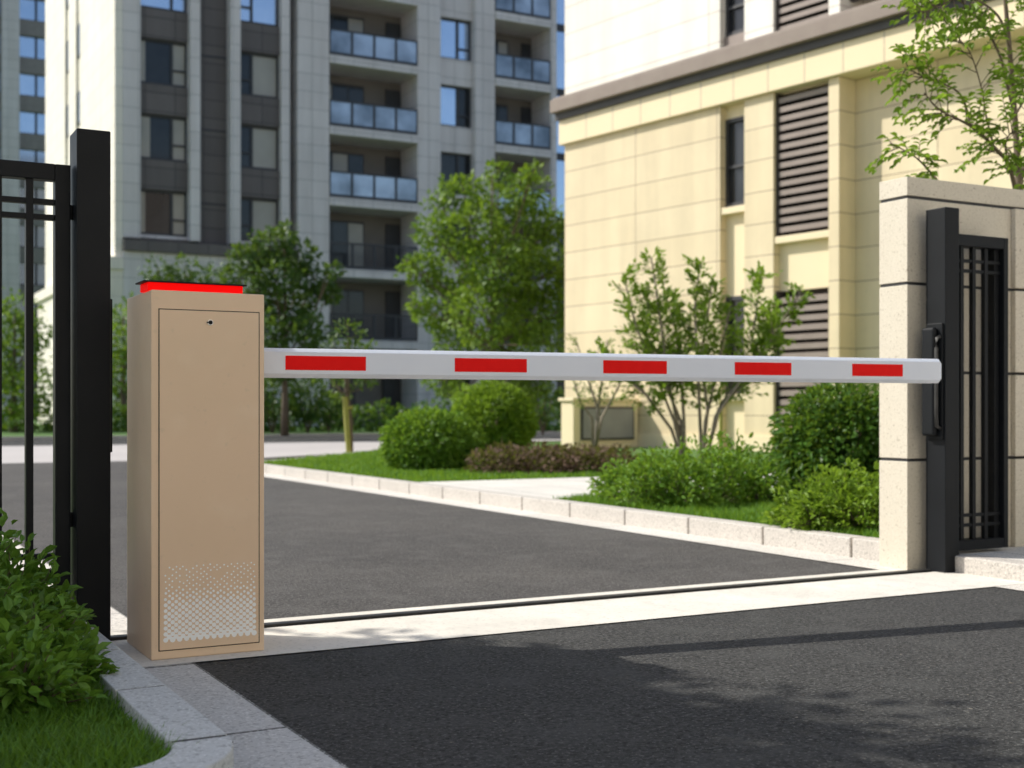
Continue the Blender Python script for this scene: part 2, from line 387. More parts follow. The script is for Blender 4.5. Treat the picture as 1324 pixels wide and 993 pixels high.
# threshold strip with the slot of the gate track
th = MB()
th.sheet([(-.26,0),(3.855,0),(3.855,.505),(-.26,.505)], .004)
th.sheet([(-.26,.595),(3.855,.595),(3.855,.69),(-.26,.69)], .004)
struct(th, 'threshold', M['concrete'])
tr = thing('gate_track', 'dark steel sliding gate track set in the pale concrete threshold', 'track', (1.8, .55, 0))
MB().sheet([(-.26,.505),(3.79,.505),(3.79,.595),(-.26,.595)], -.012).build('channel', M['gap'], tr)
MB().box(-.26, 3.79, .530, .575, -.011, .012).build('rail', M['rail'], tr, bevel=.004)
# gutters
def arc(cx, cy, r, a0, a1, n): return [(cx+r*math.cos(R(a0+(a1-a0)*i/n)), cy+r*math.sin(R(a0+(a1-a0)*i/n))) for i in range(n+1)]
oc = arc(XL-.30, -1.30, .30, 0, -90, 10)          # kerb outer arc
ic = arc(XL-.30, -1.30, .175, 0, -90, 10)
gc = arc(XL-.30, -1.40, .56, 0, -90, 12)
struct(MB().sheet([(XL,-1.30),(XL,-.004),(0.0,-.004)] + gc + [(-8,-1.96),(-8,-1.60)] + list(reversed(oc))[0:-1], .004), 'gutter', M['gutter'])
struct(MB().sheet([(3.616,-3),(XR,-3),(XR,-.004),(3.616,-.004)], .004), 'gutter', M['gutter_far'])
struct(MB().sheet([(3.60,.694),(XR,.694),(XR,12.4),(3.60,13.0)], .004), 'gutter', M['gutter_far'])
struct(MB().sheet([(XL,.694),(0,.694),(0,13.6),(XL,13.6)], .004), 'gutter', M['gutter_far'])
# kerbs, stone by stone with open joints, one object per run
def kerb_run(x0, x1, y0, y1, h, first, step, mat, name='kerb', gap=.014):
    mb = MB(); y = first
    while y > y0: y -= step
    while y < y1:
        a, c = max(y, y0), min(y+step, y1)
        if c - a > .03: mb.box(x0, x1, a+gap/2, c-gap/2, -.02, h)
        y += step
    return mb
mb = kerb_run(XL-.125, XL, -1.30, .44, .10, -1.30, .56, M['kerb'], gap=.009)
struct(mb, 'kerb', M['kerb'], bevel=.003)
struct(MB().box(XL-.119, XL-.006, -1.36, .43, -.01, .0985), 'kerb_bedding', M['joint'])
mb = MB(); k = len(oc)
mb.prism([(p[0], p[1]) for p in [(XL, -1.311)] + oc[1:]] + list(reversed(ic))[0:-1] + [(XL-.125, -1.311)], -.02, .100)
mb.box(-6, -.572, -1.600, -1.475, -.02, .0995)
struct(mb, 'kerb', M['kerb'], bevel=.004)
v0 = 3.655 - 0*.75
struct(kerb_run(XR, XR+.13, .83, 12.0, KH, 1.16, .735, None), 'kerb', M['kerb_far'], bevel=.008)
cc = arc(XR+.9, 12.0, .9, 180, 125, 6)
ci = arc(XR+.9, 12.0, .77, 180, 125, 6)
e1, e2 = Vector((10.6, 20.3)), Vector((40, 26))
mb = MB().prism(cc + [tuple(e1), tuple(e2), (40, 25.86), (10.65, 20.18)] + list(reversed(ci)), -.02, KH)
struct(mb, 'kerb', M['kerb_far'])
# near right kerb and pavement
struct(kerb_run(XR, XR+.13, -9, .612, .085, .612, 1.0, None), 'kerb', M['kerb_far'], bevel=.008)
struct(MB().box(XR+.133, 14, -9, .612, -.02, .083), 'pavement', M['paving'])
# left lawn near, island lawn right
lawnL = [(-9,-1.47),(-.575,-1.47)] + list(reversed(ic))[1:] + [(XL-.128,.40),(XL-.128,.44),(-9,.44)]
struct(MB().prism(lawnL, -.02, .045), 'lawn', M['soil'])
struct(MB().prism([(-30,.70),(XL-.13,.70),(XL-.13,13.0),(-1.0,14.6),(-3,15.2),(-30,15.4)], -.02, .07), 'lawn', M['lawn_far'])
struct(kerb_run(XL-.128, XL, .70, 13.2, .10, .70, .75, None), 'kerb', M['kerb_far'], bevel=.008)
isl = [(XR+.131,.83),(30,.83),(40,25.8),(10.66,20.1)] + [(p[0]+.01, p[1]) for p in reversed(ci)]
struct(MB().prism(isl, -.02, KH-.02), 'lawn', M['lawn_far'])
struct(MB().prism([(XR+.131,4.62),(8.4,4.62),(8.4,7.15),(XR+.131,7.15)], 0, KH-.003), 'path', M['paving'])
# far verge in front of the tower
struct(MB().box(-60, 60, 29.95, 30.15, -.02, .13), 'kerb', M['kerb_far'])
struct(MB().box(-60, 60, 30.15, 300, -.02, .10), 'lawn', M['lawn_far'])

rg = random.Random(4)
def in_poly(x, y, poly):
    c = False; j = len(poly)-1
    for i in range(len(poly)):
        xi, yi = poly[i]; xj, yj = poly[j]
        if (yi > y) != (yj > y) and x < (xj-xi)*(y-yi)/(yj-yi)+xi: c = not c
        j = i
    return c
g = grass(rg, lambda x,y: in_poly(x,y,lawnL), -1.7, XL-.13, -1.47, .3, 48000, .055, .042, w=.0026, lean=.55)
tag(g.build('grass', M['grass'], None), 'shaded green grass inside the curved grey kerb at lower left', 'grass', kind='stuff')
def isl_in(x, y):
    return in_poly(x, y, isl) and not (4.60 < y < 7.17 and x < 8.42)
g = grass(rg, isl_in, XR+.13, 6.6, .9, 6, 52000, .055, KH-.022, w=.0035)
g2 = grass(rg, isl_in, XR+.13, 9.5, 7, 19, 70000, .05, KH-.022, w=.008)
n = len(g.v); g.v += g2.v; g.f += [tuple(i+n for i in f) for f in g2.f]
tag(g.build('grass', M['grass_sun'], None), 'sunlit green grass on the raised bed behind the right kerb', 'grass', kind='stuff')

# ================================================================== BARRIER
CX0, CX1, CY0, CY1, CT = -.112, .258, .088, .452, 1.182
cab = thing('barrier_cabinet', 'tan metal barrier cabinet with hinged door and white perforated vent beside the black gate post', 'barrier', (.073, .227, 0))
body = MB().box(CX0, CX1, CY0, CY1, .004, CT).build('housing', M['beige'], cab, bevel=.004)
W_ = CX1-CX0
dx0, dx1, dz0, dz1 = CX0+.026, CX1-.020, .034, CT-.062
MB().box(dx0-.003, dx1+.003, CY0-.0012, CY0, dz0-.003, dz1+.003).build('door_gap', M['gap'], cab)
door = MB().box(dx0, dx1, CY0-.0035, CY0+.001, dz0, dz1).build('door', M['beige'], cab, bevel=.0012)
# lock
lk = MB(); cx_, cz_ = CX0+.188, 1.083
def disc(mb, x, y, z, r, th_, seg=20):
    n = len(mb.v)
    for yy in (y, y-th_):
        for k in range(seg):
            t = 2*math.pi*k/seg; mb.v.append((x+math.cos(t)*r, yy, z+math.sin(t)*r))
    mb.f.append(tuple(n+seg+k for k in range(seg)))
    for k in range(seg): mb.f.append((n+k, n+(k+1)%seg, n+seg+(k+1)%seg, n+seg+k))
disc(lk, cx_, CY0-.0035, cz_, .0095, .004); lock = lk.build('lock', M['chrome'], door)
lk = MB(); disc(lk, cx_, CY0-.0076, cz_, .0068, .0012); lk.box(cx_-.0125, cx_-.004, CY0-.0095, CY0-.0076, cz_-.002, cz_+.002)
lk.build('keyhole', M['black'], door)
# vent holes
rr = random.Random(2); vm = MB()
vx0, vx1, vz0, vz1 = CX0+.045, CX0+.334, .066, .298
nr = 25; ncol = 13; dxx = (vx1-vx0)/ncol; dz = (vz1-vz0)/nr
for j in range(nr+1):
    t = j/nr
    rad = .0090 if j == 0 else .0078 if j == 1 else (.0074 - .0011*t/.5) if t < .5 else .0060 - .0031*min(1, (t-.5)/.25)
    off = 0 if j % 2 == 0 else .5
    for i in range(ncol+1):
        x = vx0 + (i+off)*dxx
        if x > vx1 + .002: continue
        jit = 0 if t < .55 else .0022
        if t > .72 and rr.random() < .12: continue
        disc(vm, x + rr.uniform(-jit, jit), CY0-.0035, vz0 + j*dz + rr.uniform(-jit, jit), rad*rr.uniform(.88, 1.06), .0006+.00003*(j%2)+.00001*(i%3), 10)
vm.build('vent', M['ventwhite'], door)
# warning lamp on top
ly_a, ly_b = CY0+.02, CY0+.13
lx0, lx1 = on_v(191, ly_a), on_v(314, ly_a)
lt = zat(367.3, (lx0+lx1)/2, ly_a)
MB().box(lx0, lx1, ly_a, ly_b, CT, lt).build('warning_lamp', M['lamp'], cab, bevel=.002)
MB().box(on_v(185, ly_a), on_v(319, ly_a), ly_a-.004, ly_b+.006, lt, lt+.005).build('lamp_lid', M['black'], cab, bevel=.0015)

# boom: starts at the cabinet's right side, ends just in front of the right gate post
A = loc(331, 4.335); B = loc(1219, 5.30)
A.z = .962; B.z = .962
L = (Vector((B.x,B.y,0))-Vector((A.x,A.y,0))).length
ang = math.atan2(B.y-A.y, B.x-A.x)
boom = thing('barrier_boom', 'long white barrier boom with five red reflective strips, lowered across the driveway', 'boom', (A.x, A.y, .962), ang)
H, D, C = .0505, .045, .013
prof = [(0,-H),(0+C*0,-H)]
prof = [(C, -H), (2*D-C, -H), (2*D, -H+C), (2*D, H-C), (2*D-C, H), (C, H), (0, H-C), (0, -H+C)]
mb = MB()
n = len(mb.v)
for x in (0.0, L-.012):
    for (y, z) in prof: mb.v.append((x, y, z))
for (y, z) in prof: mb.v.append((L, D+(y-D)*.82, z*.82))
for s_ in (0, 8):
    for k in range(8):
        j = (k+1) % 8; mb.f.append((s_+k, s_+j, s_+8+j, s_+8+k))
mb.f.append(tuple(reversed(range(8)))); mb.f.append(tuple(16+k for k in range(8)))
mb.build('pole', M['white'], boom, world=False, bevel=.0015)
# shaded extrusion seam under the pole and red strips on the near face
def boom_s(px):
    d = Vector((math.cos(ang), math.sin(ang))); a = (px-CX)/F
    # point on line A + s d with X = a Y
    ax, ay = A.x-CAM.x, A.y-CAM.y
    X0 = ax*G[0]-ay*G[1]; Y0 = ax*G[1]+ay*G[0]
    dX = d.x*G[0]-d.y*G[1]; dY = d.x*G[1]+d.y*G[0]
    return (a*Y0-X0)/(dX-a*dY)
for a_, c_ in ((369,473),(588,681),(780,862),(950,1023),(1102,1167)):
    MB().box(boom_s(a_), boom_s(c_), -.0018, -.0002, -.0245, .0245).build('red_strip', M['red'], boom, world=False)
MB().box(-.02, .012, .006, 2*D-.006, -.040, .040).build('boom_mount', M['rail'], boom, world=False, bevel=.003)

# ================================================================== GATES
# left post with latch plate
lp = thing('gate_post', 'tall square black gate post left of the tan cabinet', 'gate post', (-.22, .52, 0))
MB().box(-.277, -.166, .449, .589, .0, 1.748).build('post', M['black'], lp, bevel=.004)
MB().box(-.166, -.156, .47, .57, .655, 1.180).build('latch_plate', M['black'], lp, bevel=.003)
# left leaf
gl = thing('gate_leaf', 'black metal gate leaf of upright bars behind the shrub at far left', 'gate', (-1.0, .55, 0))
y0, y1 = .520, .560
xs = on_v(91, .52)     # right side of the leaf
zt = zat(214, xs, .52)
MB().box(xs-.050, xs, y0-.006, y1+.006, .07, zt).build('stile', M['black'], gl, bevel=.003)
MB().box(-1.95, -1.90, y0-.006, y1+.006, .07, zt).build('stile', M['black'], gl, bevel=.003)
MB().box(-1.90, xs-.050, y0-.006, y1+.006, zt-.055, zt).build('top_rail', M['black'], gl, bevel=.003)
MB().box(-1.90, xs-.050, y0-.006, y1+.006, .07, .125).build('bottom_rail', M['black'], gl, bevel=.003)
zz = [zt-.128, zt-.180, .305, .25]
for z in zz: MB().box(-1.90, xs-.050, y0+.004, y1-.004, z-.009, z+.009).build('cross_rail', M['black'], gl, bevel=.002)
xb = on_v(38, .53); i = 0
while xb > -1.88:
    MB().box(xb-.012, xb+.012, y0+.001, y1-.001, .124, zt-.054).build('bar', M['black'], gl, bevel=.002); xb -= .099; i += 1
MB().box(xs, -.277, .53, .55, 1.45, 1.50).build('hinge', M['black'], gl, bevel=.002)
MB().box(xs, -.277, .53, .55, .40, .45).build('hinge', M['black'], gl, bevel=.002)

# right post with lock box
rp = thing('gate_post', 'black square gate post with tall lock box, in front of the stone pier', 'gate post', (3.84, .5, 0))
MB().box(3.788, 3.885, .442, .568, .0, 1.792).build('post', M['black'], rp, bevel=.004)
lb = MB().box(3.776, 3.788, .452, .552, .655, 1.225).build('lock_plate', M['black'], rp, bevel=.003)
MB().box(3.742, 3.7755, .475, .556, .672, 1.205).build('lock_box', M['black'], rp, bevel=.014, segs=4)
MB().tube([(3.775,.463,1.16),(3.752,.463,1.15),(3.748,.463,1.10),(3.748,.463,.78),(3.752,.463,.72),(3.775,.463,.71)], .009, 8).build('handle', M['rail'], rp, smooth=True)
# right leaf
gr = thing('gate_leaf', 'narrow black metal gate leaf of upright bars standing against the stone wall', 'gate', (4.2, .53, .085))
ly0, ly1 = .488, .565
xr = on_v(1304, ly0); zt2 = zat(308, xr, ly0); xl = 3.886
MB().box(xr-.033, xr, ly0, ly1, .10, zt2).build('stile', M['black'], gr, bevel=.003)
MB().box(xl, xr-.033, ly0, ly1, zt2-.058, zt2).build('top_rail', M['black'], gr, bevel=.003)
MB().box(xl, xr-.033, ly0, ly1, .10, .150).build('bottom_rail', M['black'], gr, bevel=.003)
for z in (zt2-.128, zt2-.178, .222, .272):
    MB().box(xl, xr-.034, ly0+.022, ly1-.035, z-.008, z+.008).build('cross_rail', M['black'], gr, bevel=.002)
for px in (1244, 1259.5, 1275):
    x = on_v(px, ly0+.02); MB().box(x-.012, x+.012, ly0+.018, ly0+.043, .149, zt2-.057).build('bar', M['black'], gr, bevel=.002)
MB().box(xr-.034-.035, xr-.034, ly0+.03, ly1-.002, .149, zt2-.057).build('guide_channel', M['black'], gr)

# stone gate wall
wl = thing('stone_wall', 'speckled cream stone gate wall with dark horizontal joints at the right', 'wall', (5.0, .71, 0))
WX0, WX1, WY0, WY1, WZ = 3.715, 9.0, .618, .810, 1.962
js = [.55, .99, 1.431, 1.861]
zs = [0.0] + js + [WZ]
mb = MB()
for a_, c_ in zip(zs[:-1], zs[1:]):
    z0 = a_ + (.0075 if a_ > 0 else 0); z1 = c_ - (.0075 if c_ < WZ else 0)
    mb.box(WX0, WX1, WY0, WY1, z0, z1)
mb.build('masonry', M['stone'], wl, bevel=.003)
mb = MB()
for z in js: mb.box(WX0+.006, WX1-.01, WY0+.006, WY1-.006, z-.0074, z+.0074)
mb.build('joint', M['joint'], wl)
# shallow pilaster right of the leaf
x = on_v(1313, WY0-.03)
mb = MB()
for a_, c_ in zip(zs[:-2], zs[1:-1]):
    mb.box(x, WX1, WY0-.03, WY0-.0005, (a_+.0075 if a_ > 0 else .083), c_-.0075)
mb.build('pilaster', M['stone'], wl, bevel=.003)

# ================================================================== PLANTS
rs = random.Random(11)
def shrub(name, label, cat, base, rad, n, L, leafm, per=10, detail=True, group=None, zmin=.06, **kw):
    t = thing(name, label, cat, tuple(base), 0, group)
    lm, sm = shoots(rs, base, rad, n, L, detail, per, zmin=zmin, **kw)
    lm.build('foliage', leafm, t); sm.build('stems', M['bark'], t)
    return t
def merge(dst, src):
    k = len(dst.v); dst.v += src.v; dst.f += [tuple(i+k for i in f) for f in src.f]
def bushy(name, label, at, domes, L, leafm, dens, nsh, per=9, zmin=.08, width=.6):
    t = thing(name, label, 'shrub', tuple(at)); lm, sm = MB(), MB()
    for c_, rad in domes:
        merge(lm, lobes_leaves(rs, [(Vector((c_.x, c_.y, c_.z+rad.z*.15)), rad*.86)], dens, L, True, .62, -.75, .8))
        a_, b_ = shoots(rs, c_, rad, nsh, L, True, per, reach=(.85,1.18), zmin=zmin, width=width, up=.15)
        merge(lm, a_); merge(sm, b_)
    keep = MB()
    lm.build('foliage', leafm, t); sm.build('stems', M['bark'], t)
    return t
# near shrub bottom-left
bushy('shrub', 'green broad-leaved shrub in shade in front of the left gate leaf', (-.72,-.12,.065),
  [(Vector(c_), Vector(r_)) for c_, r_ in (((-.92,-.10,.10),(.34,.34,.44)), ((-.66,.02,.10),(.28,.30,.36)), ((-.74,-.34,.10),(.30,.27,.25)), ((-1.2,-.3,.10),(.35,.38,.40)), ((-.52,.08,.10),(.19,.20,.24)), ((-.60,-.20,.10),(.2,.2,.2)), ((-.66,-.50,.09),(.22,.20,.17)), ((-.50,-.20,.09),(.16,.18,.15)), ((-.46,.12,.09),(.15,.17,.17)), ((-.62,-.68,.08),(.17,.17,.14)), ((-.82,-.74,.08),(.24,.2,.2)), ((-.47,-.42,.08),(.12,.14,.10)))],
  .044, M['leaf_hedge'], 14000, 70)
bushy('shrub', 'low bright green shrub against the left side of the stone pier', loc(1092, 7.65, .10),
  [(loc(px, Y, .13), Vector((rx, rx, rz_))) for px, Y, rx, rz_ in ((1035,7.6,.20,.20),(1075,7.55,.25,.27),(1120,7.6,.27,.31),(1165,7.8,.30,.31),(1085,7.95,.25,.31),(1055,7.4,.17,.17),(1105,7.35,.2,.2))],
  .050, M['leaf_bright'], 9500, 42)
bushy('shrub', 'wide spreading glossy shrub in the bed, left of the low bright shrub', loc(890, 9.0, .10),
  [(loc(px, Y, .14), Vector((rx, rx, rz_))) for px, Y, rx, rz_ in ((810,9.7,.22,.24),(835,9.2,.27,.29),(880,9.1,.29,.33),(925,9.3,.29,.35),(965,9.6,.29,.37),(990,9.3,.2,.26),(850,9.8,.30,.33),(905,10.0,.33,.40),(950,10.2,.3,.42),(795,10.3,.2,.22))],
  .052, M['leaf_shrub'], 8500, 36)

def ball(label, c, rad, L, mat, dens, shell=.72, group=None, name='round_shrub', extra=()):
    t = thing(name, label, 'shrub', (c.x, c.y, .09), 0, group)
    lob = [(c, rad)] + [(c+Vector(e[0]), Vector(e[1])) for e in extra]
    fm = lobes_leaves(rs, lob, dens, L, True, shell, -.9, .35)
    inner = lobes_leaves(rs, [(c, rad*.72)], dens*.5, L*1.5, False, .5, -.9, .2); merge(fm, inner)
    fm.build('foliage', mat, t)
    mb = MB()
    for k in range(7):
        a = k*.9; mb.tube([(c.x, c.y, .08), (c.x+math.cos(a)*rad.x*.5, c.y+math.sin(a)*rad.y*.5, c.z+rad.z*.3)], [.02,.006], 5)
    mb.build('stems', M['bark'], t)
    # dark interior so the crown is not hollow
    return t
c = loc(1090, 10.0, .50)
ball('large dark green rounded shrub behind the low shrub beside the stone pier', c, Vector((.54,.54,.52)), .060, M['leaf_shrub_dark'], 17000, shell=.62, extra=[((.05,.05,-.05),(.42,.42,.42)),((.1,.1,-.2),(.5,.5,.3))])
c = loc(557, 15.1, .40)
ball('clipped round shrub on the lawn, nearer and lower of the two', c, Vector((.58,.58,.40)), .065, M['leaf_shrub'], 16000, group=None)
c = loc(638, 18.0, .60)
ball('clipped round shrub behind the lower one, taller and further back', c, Vector((.60,.60,.56)), .075, M['leaf_bright'], 14000)
# brown low hedge
t = thing('hedge', 'low reddish brown hedge behind the white paved landing', 'hedge', tuple(loc(715, 14.8, .09)))
lob = []
for k in range(26):
    px = rs.uniform(628, 800); Y = rs.uniform(13.9, 16.2)
    lob.append((loc(px, Y, rs.uniform(.16,.22)), Vector((.28,.28,.16))))
lobes_leaves(rs, lob, 9000, .06, False, .6).build('foliage', M['leaf_brown'], t)
def tree_lobes(name, label, base, lobes, dens, L, leafm, trunk_r=.08, group=None, shell=.35, bark='bark', detail=False, fork=.35):
    """lobes: list of (Vector centre, radius)"""
    t = thing(name, label, 'tree', tuple(base), 0, group)
    lobv = [(c, Vector((r_, r_, r_*.8))) for c, r_ in lobes]
    lobes_leaves(rs, lobv, dens, L, detail, shell).build('crown', leafm, t)
    mb = MB()
    top = max(c.z for c, r_ in lobes); cen = sum((c for c, _ in lobes), Vector())/len(lobes)
    fz = base.z + (top-base.z)*fork
    fk = base.lerp(Vector((cen.x, cen.y, fz)), .9); fk.z = fz
    P = [base, base.lerp(fk, .5)+rv(rs)*.04, fk, fk.lerp(Vector((cen.x, cen.y, top)), .5)+rv(rs)*.08, Vector((cen.x, cen.y, top-.2))]
    mb.tube(P, [trunk_r*1.15, trunk_r*.9, trunk_r*.75, trunk_r*.4, trunk_r*.12], 9)
    for c, r_ in lobes:
        s = P[1].lerp(P[3], rs.uniform(.25, .95))
        if s.z > c.z: s = P[2].copy(); 
        m_ = s.lerp(c, .5) + Vector((0,0,-.06)) + rv(rs)*.08
        mb.tube([s, m_, c, c+(c-m_).normalized()*r_*.6], [trunk_r*.32, trunk_r*.2, trunk_r*.12, .004], 6)
        for q in range(5):
            mb.tube([m_.lerp(c, rs.uniform(0,1)), c+rv(rs)*r_*.9], [trunk_r*.09, .003], 4)
    mb.build('trunk', M[bark], t, smooth=True)
    return t
def lob(px, py, Y, rpx): return (pt(px, py, Y), rpx*Y/F)
# centre tree
TY = 30.5
Lc = [(640,260,38),(600,250,28),(680,245,30),(570,262,20),(645,222,18),(690,222,14),(610,300,42),(670,300,48),(715,290,28),(560,300,26),(725,340,26),
      (545,350,26),(590,350,44),(645,350,52),(700,360,42),(530,342,14),(570,400,36),(630,405,48),(690,410,44),(540,395,16),(590,440,34),(650,450,40),(710,440,28),
      (575,490,26),(600,515,18),(690,495,30),(655,500,30),(728,400,18),(720,470,20)]
lobes = [lob(a, b_, TY+rs.uniform(-1.2,1.2), c_) for a,b_,c_ in Lc]
tree_lobes('tree', 'bright green leafy tree standing left of the cream building', loc(640, TY, .09), lobes, 2200, .150, M['leaf_tree'], .10, shell=.35)
# tree left, behind the boom
Lc = [(350,320,28),(320,335,24),(385,335,26),(300,355,14),(355,360,34),(405,365,24),(330,390,28),(380,400,30),(425,380,16),(430,350,12),(350,430,28),(400,430,26),(370,300,14),(360,470,26),(405,470,22),(315,420,22)]
lobes = [lob(a, b_, 34+rs.uniform(-1.2,1.2), c_) for a,b_,c_ in Lc]
tree_lobes('tree', 'darker green tree in front of the tower, above the left end of the boom', loc(368, 34, .1), lobes, 2600, .17, M['leaf_tree_dark'], .10, shell=.3)
# small staked tree
Lc = [(450,430,22),(435,455,22),(465,455,20),(450,480,22),(420,480,18),(475,490,14),(440,505,16)]
lobes = [lob(a, b_, 21.5+rs.uniform(-.3,.3), c_) for a,b_,c_ in Lc]
tree_lobes('young_tree', 'small young tree tied to a yellow stake on the lawn left of the round shrubs', loc(453, 21.4, .09), lobes, 2300, .10, M['leaf_tree_dark'], .045, shell=.3, bark='bark', fork=.5)
st = thing('stake', 'yellow support stake leaning on the young tree', 'stake', tuple(loc(449, 21.2, .08)))
MB().tube([loc(451,21.2,.06), loc(446,21.2,1.02)], [.045,.045], 6).build('pole', M['stake'], st)
MB().tube([loc(445,21.15,.82), loc(455,21.35,.84)], [.03,.03], 6).build('tie', M['stake'], st)
# far trees and bushes at the tower's foot
far = [
 ('tree', 'pale green tree seen through the bars of the left gate leaf', 18, 40, [(20,400,30),(0,430,40),(45,430,26),(20,470,44),(50,500,30),(-20,480,44),(15,520,36)], M['leaf_tree'], 900),
 ('tree', 'green tree between the left gate post and the cabinet', 165, 42, [(160,410,22),(150,440,26),(175,450,26),(160,490,30),(150,520,26),(180,400,20),(135,470,26)], M['leaf_tree'], 900),
 ('tree', 'dark tree top showing just above the red lamp of the cabinet', 235, 44, [(205,352,20),(240,348,20),(275,358,20),(220,375,26),(255,380,30),(230,420,34),(270,430,30),(235,470,40)], M['leaf_tree_dark'], 900),
]
for nm, lab, px, Y, Lc, mt, dn in far:
    tree_lobes(nm, lab, loc(px, Y, .1), [lob(a, b_, Y+rs.uniform(-1,1), c_) for a,b_,c_ in Lc], dn, .19, mt, .12)
bush = [(352,512,34,38,'dark bush at the foot of the tower just right of the cabinet'),(398,520,26,38.5,'dark bush at the foot of the tower, second to the right of the cabinet'),
        (318,520,30,39,'dark bush at the foot of the tower hidden mostly by the cabinet'),(425,528,14,39,'small dark bush at the end of the row left of the staked tree'),
        (702,520,22,36,'dark bush beside the cream building behind the taller round shrub')]
for px, py, rpx, Y, lab in bush:
    p = pt(px, py, Y); r_ = rpx*Y/F
    ball(lab, Vector((p.x,p.y,max(.4, p.z))), Vector((r_*1.2, r_*1.2, max(.45, r_*.95))), .16, M['leaf_tree_dark'], 900, name='bush')
t = thing('hedge', 'long dark clipped hedge along the foot of the tower', 'hedge', tuple(loc(300, 40, .1)))
lobs = [(loc(px_, 41, .45+.12*math.sin(px_*.7)), Vector((.6,.5,.5))) for px_ in range(-40, 760, 16)]
lobes_leaves(rs, lobs, 1100, .16, False, .6).build('foliage', M['leaf_shrub_dark'], t)
MB().box(0,1,0,1,0,1).build('stems', M['bark'], t) if False else None

# multi-stem tree in front of the cream wall
def plume_tree(name, label, base_list, Y, stems, L, leafm, bark, group=None, dens=1.0, spread=.17):
    b0 = loc(base_list[0][0], Y, .09)
    t = thing(name, label, 'tree', tuple(b0), 0, group)
    lm, sm = MB(), MB()
    for bi, path, leafy in stems:
        pts = [loc(base_list[bi][0], Y, .07)] + [pt(a, b_, Y+rs.uniform(-.35,.35)) for a, b_ in path]
        nseg = len(pts)
        sm.tube(pts, [.021*(1-i/(nseg))+.004 for i in range(nseg)], 6)
        tot = sum((pts[i+1]-pts[i]).length for i in range(nseg-1))
        k = int(tot*30*dens)
        for i in range(k):
            s = leafy + (1-leafy)*i/k
            d = s*tot; j = 0
            while j < nseg-2 and d > (pts[j+1]-pts[j]).length: d -= (pts[j+1]-pts[j]).length; j += 1
            seg_ = pts[j+1]-pts[j]; p = pts[j] + seg_*min(1, d/seg_.length); ax = seg_.normalized()
            sp = spread*(1.25-.75*s)*(0.6+.8*rs.random())
            side = (ax.cross(rv(rs)).normalized()*.9 + ax*.6).normalized()
            tip = p + side*sp*1.3
            sm.tube([p, tip], [.004,.0015], 4)
            for q in range(9):
                pp = p.lerp(tip, .3+.75*q/8) + rv(rs)*.035
                add_leaf(lm, pp, side+rv(rs)*.9, Vector((0,0,1))+rv(rs), L*rs.uniform(.7,1.2), L*.5, False)
    lm.build('crown', leafm, t); sm.build('trunk', M[bark], t, smooth=True)
    return t
stems = [(0, [(872,545),(845,480),(822,420),(806,355)], .35), (0, [(876,550),(862,480),(852,400),(842,332)], .35),
         (0, [(884,540),(880,470),(872,420),(862,385)], .4), (1, [(905,540),(902,470),(898,400),(905,342)], .3),
         (1, [(912,545),(925,490),(935,440),(945,395)], .35), (1, [(925,540),(955,480),(975,420),(985,352)], .35),
         (1, [(928,535),(965,480),(1005,425),(1035,378)], .4), (0, [(868,555),(835,510),(800,480),(770,455)], .45),
         (0, [(880,545),(850,470),(835,430),(838,390)], .4), (1, [(915,530),(905,460),(915,410),(920,370)], .4), (1, [(930,530),(985,470),(1000,430),(990,400)], .45)]
plume_tree('small_tree', 'slender multi-stemmed small tree in front of the cream wall', [(886,598),(908,598)], 15.0, stems, .080, M['leaf_bright'], 'bark_grey', dens=1.05, spread=.21)
stems = [(0, [(775,535),(760,490),(745,440)], .4), (0, [(772,540),(780,480),(785,440)], .45), (0, [(765,540),(750,520),(735,470)], .5), (0, [(778,540),(800,500),(812,470)], .5)]
plume_tree('small_tree', 'sparse thin young tree in front of the low wall box', [(768,585)], 18.5, stems, .06, M['leaf_tree'], 'bark_grey', dens=.35, spread=.22)
st = thing('stake', 'thin green stake standing near the cream wall behind the slender tree', 'stake', tuple(loc(932, 20.0, .08)))
MB().tube([loc(932,20.0,.06), loc(932,20.0,.95)], [.028,.028], 6).build('pole', M['stake'], st)

